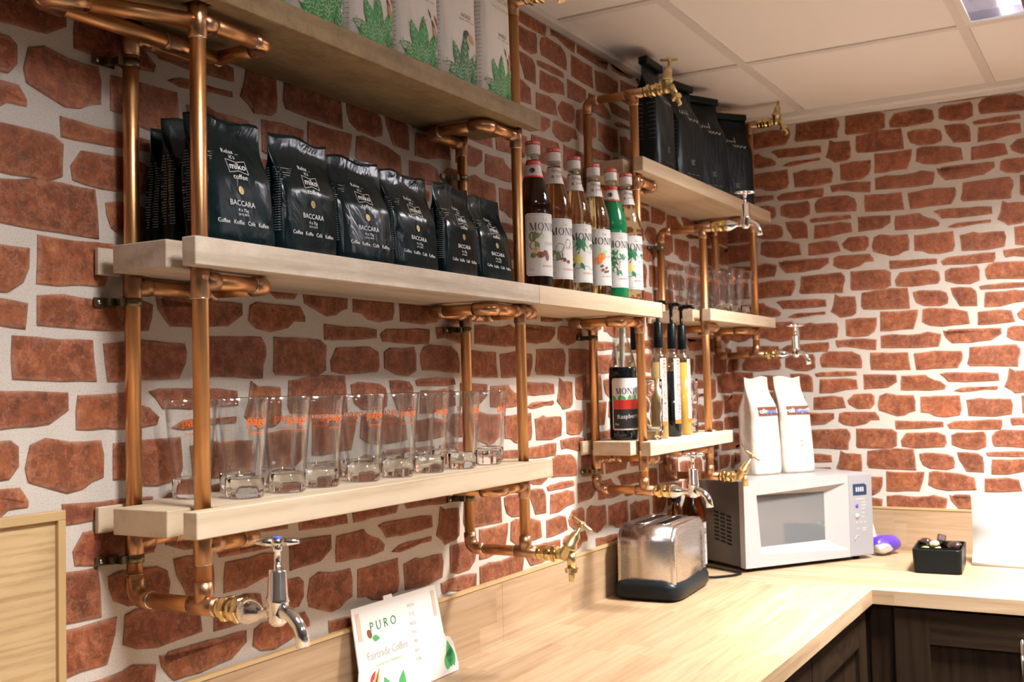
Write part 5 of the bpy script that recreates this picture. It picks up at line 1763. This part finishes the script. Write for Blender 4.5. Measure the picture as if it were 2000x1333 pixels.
# leaning menu card
Ptl, Ptr, Pbr = Vector((1.4885, -.0200, 1.1118)), Vector((1.7495, -.0185, 1.1115)), Vector((1.790, -.052, .9445))
A1 = (Ptr - Ptl).normalized()
A2 = Vector((0.0, .18, 1.0)); A2 = (A2 - A1*A2.dot(A1)).normalized()
NRM = A1.cross(A2)
if NRM.y > 0: NRM = -NRM
H3 = (Ptl.z - CT - .0012)/A2.z
Wd = (Ptr - Ptl).length
ORG = Ptl - A2*H3
t = thing('menu_card', 'white coffee menu card with leaf border leaning on the oak upstand', 'menu card')
fn3 = lambda u, v, w: ORG + A1*u + A2*v + NRM*w
shape = [(-.028, 0), (Wd+.034, 0), (Wd+.036, .012), (Wd+.030, .055), (Wd+.022, .066), (Wd+.008, .070), (Wd+.004, .078), (Wd, H3), (Wd*.47, H3), (Wd*.465, H3+.007), (Wd*.37, H3+.007), (Wd*.365, H3), (0, H3), (-.003, .065), (-.010, .045), (-.024, .032), (-.030, .018)]
MB().prism(shape, 0, .0022, fn3).obj('card', MT['card'], t, fixn=True)
f4 = lambda u, v: fn3(u, v, .0027)
def Pm(nm, m, fs):
    mb = MB(); fs(mb); return mb.obj(nm, MT[m], t)
Pm('brand_print', 'ink_dgreen', lambda m: put_text(m, 'P U R O', f4, .083, H3-.040, .0230, 0, 1.0))
Pm('bean_print', 'ink_brown', lambda m: put_ellipse(m, f4, .040, H3-.050, .0060, .0085, .5))
Pm('leaf_print', 'ink_green', lambda m: put_leaf(m, f4, .046, H3-.058, .022, .0055, -.2))
Pm('fairtrade_print', 'ink_faint', lambda m: put_text(m, 'Fairtrade Coffee', f4, .085, H3-.088, .0200, 0, .92))
Pm('slogan_print', 'ink_green2', lambda m: put_text(m, 'saving the rainforest', f4, .085, H3-.106, .0090, 0, 1.1))
Pm('days_print', 'ink_faint', lambda m: [put_text(m, s_, f4, .172, H3-.024-i*.0165, .0095) for i, s_ in enumerate(('MON', 'TUE', 'WED', 'THU', 'FRI', 'SAT', 'SUN'))])
for u in (.0135, Wd-.0135):
    tp = Pm('tape_strip', 'tape', lambda m: put_rect(m, f4, u-.0055, H3-.058, u+.0055, H3-.010))
Pm('leaf_print', 'ink_green', lambda m: [put_leaf(m, f4, Wd+.012, .010, .052, .012, 1.6), put_leaf(m, f4, Wd-.004, .008, .040, .012, 1.2), put_leaf(m, f4, Wd+.022, .010, .046, .010, 1.75), put_leaf(m, f4, .075, .004, .040, .011, 1.9), put_leaf(m, f4, .105, .002, .042, .011, 1.2), put_leaf(m, f4, .04, .002, .034, .010, 1.0), put_leaf(m, f4, -.02, .004, .022, .008, 1.3)])['kind'] = 'stuff'
Pm('bird_print', 'ink_tan', lambda m: [put_leaf(m, f4, .030, .028, .036, .007, .95)])
Pm('bird_wing', 'ink_red', lambda m: [put_leaf(m, f4, .022, .040, .026, .0042, .75)])
Pm('bird_back', 'ink_black', lambda m: [put_leaf(m, f4, .026, .022, .048, .0025, .95)])
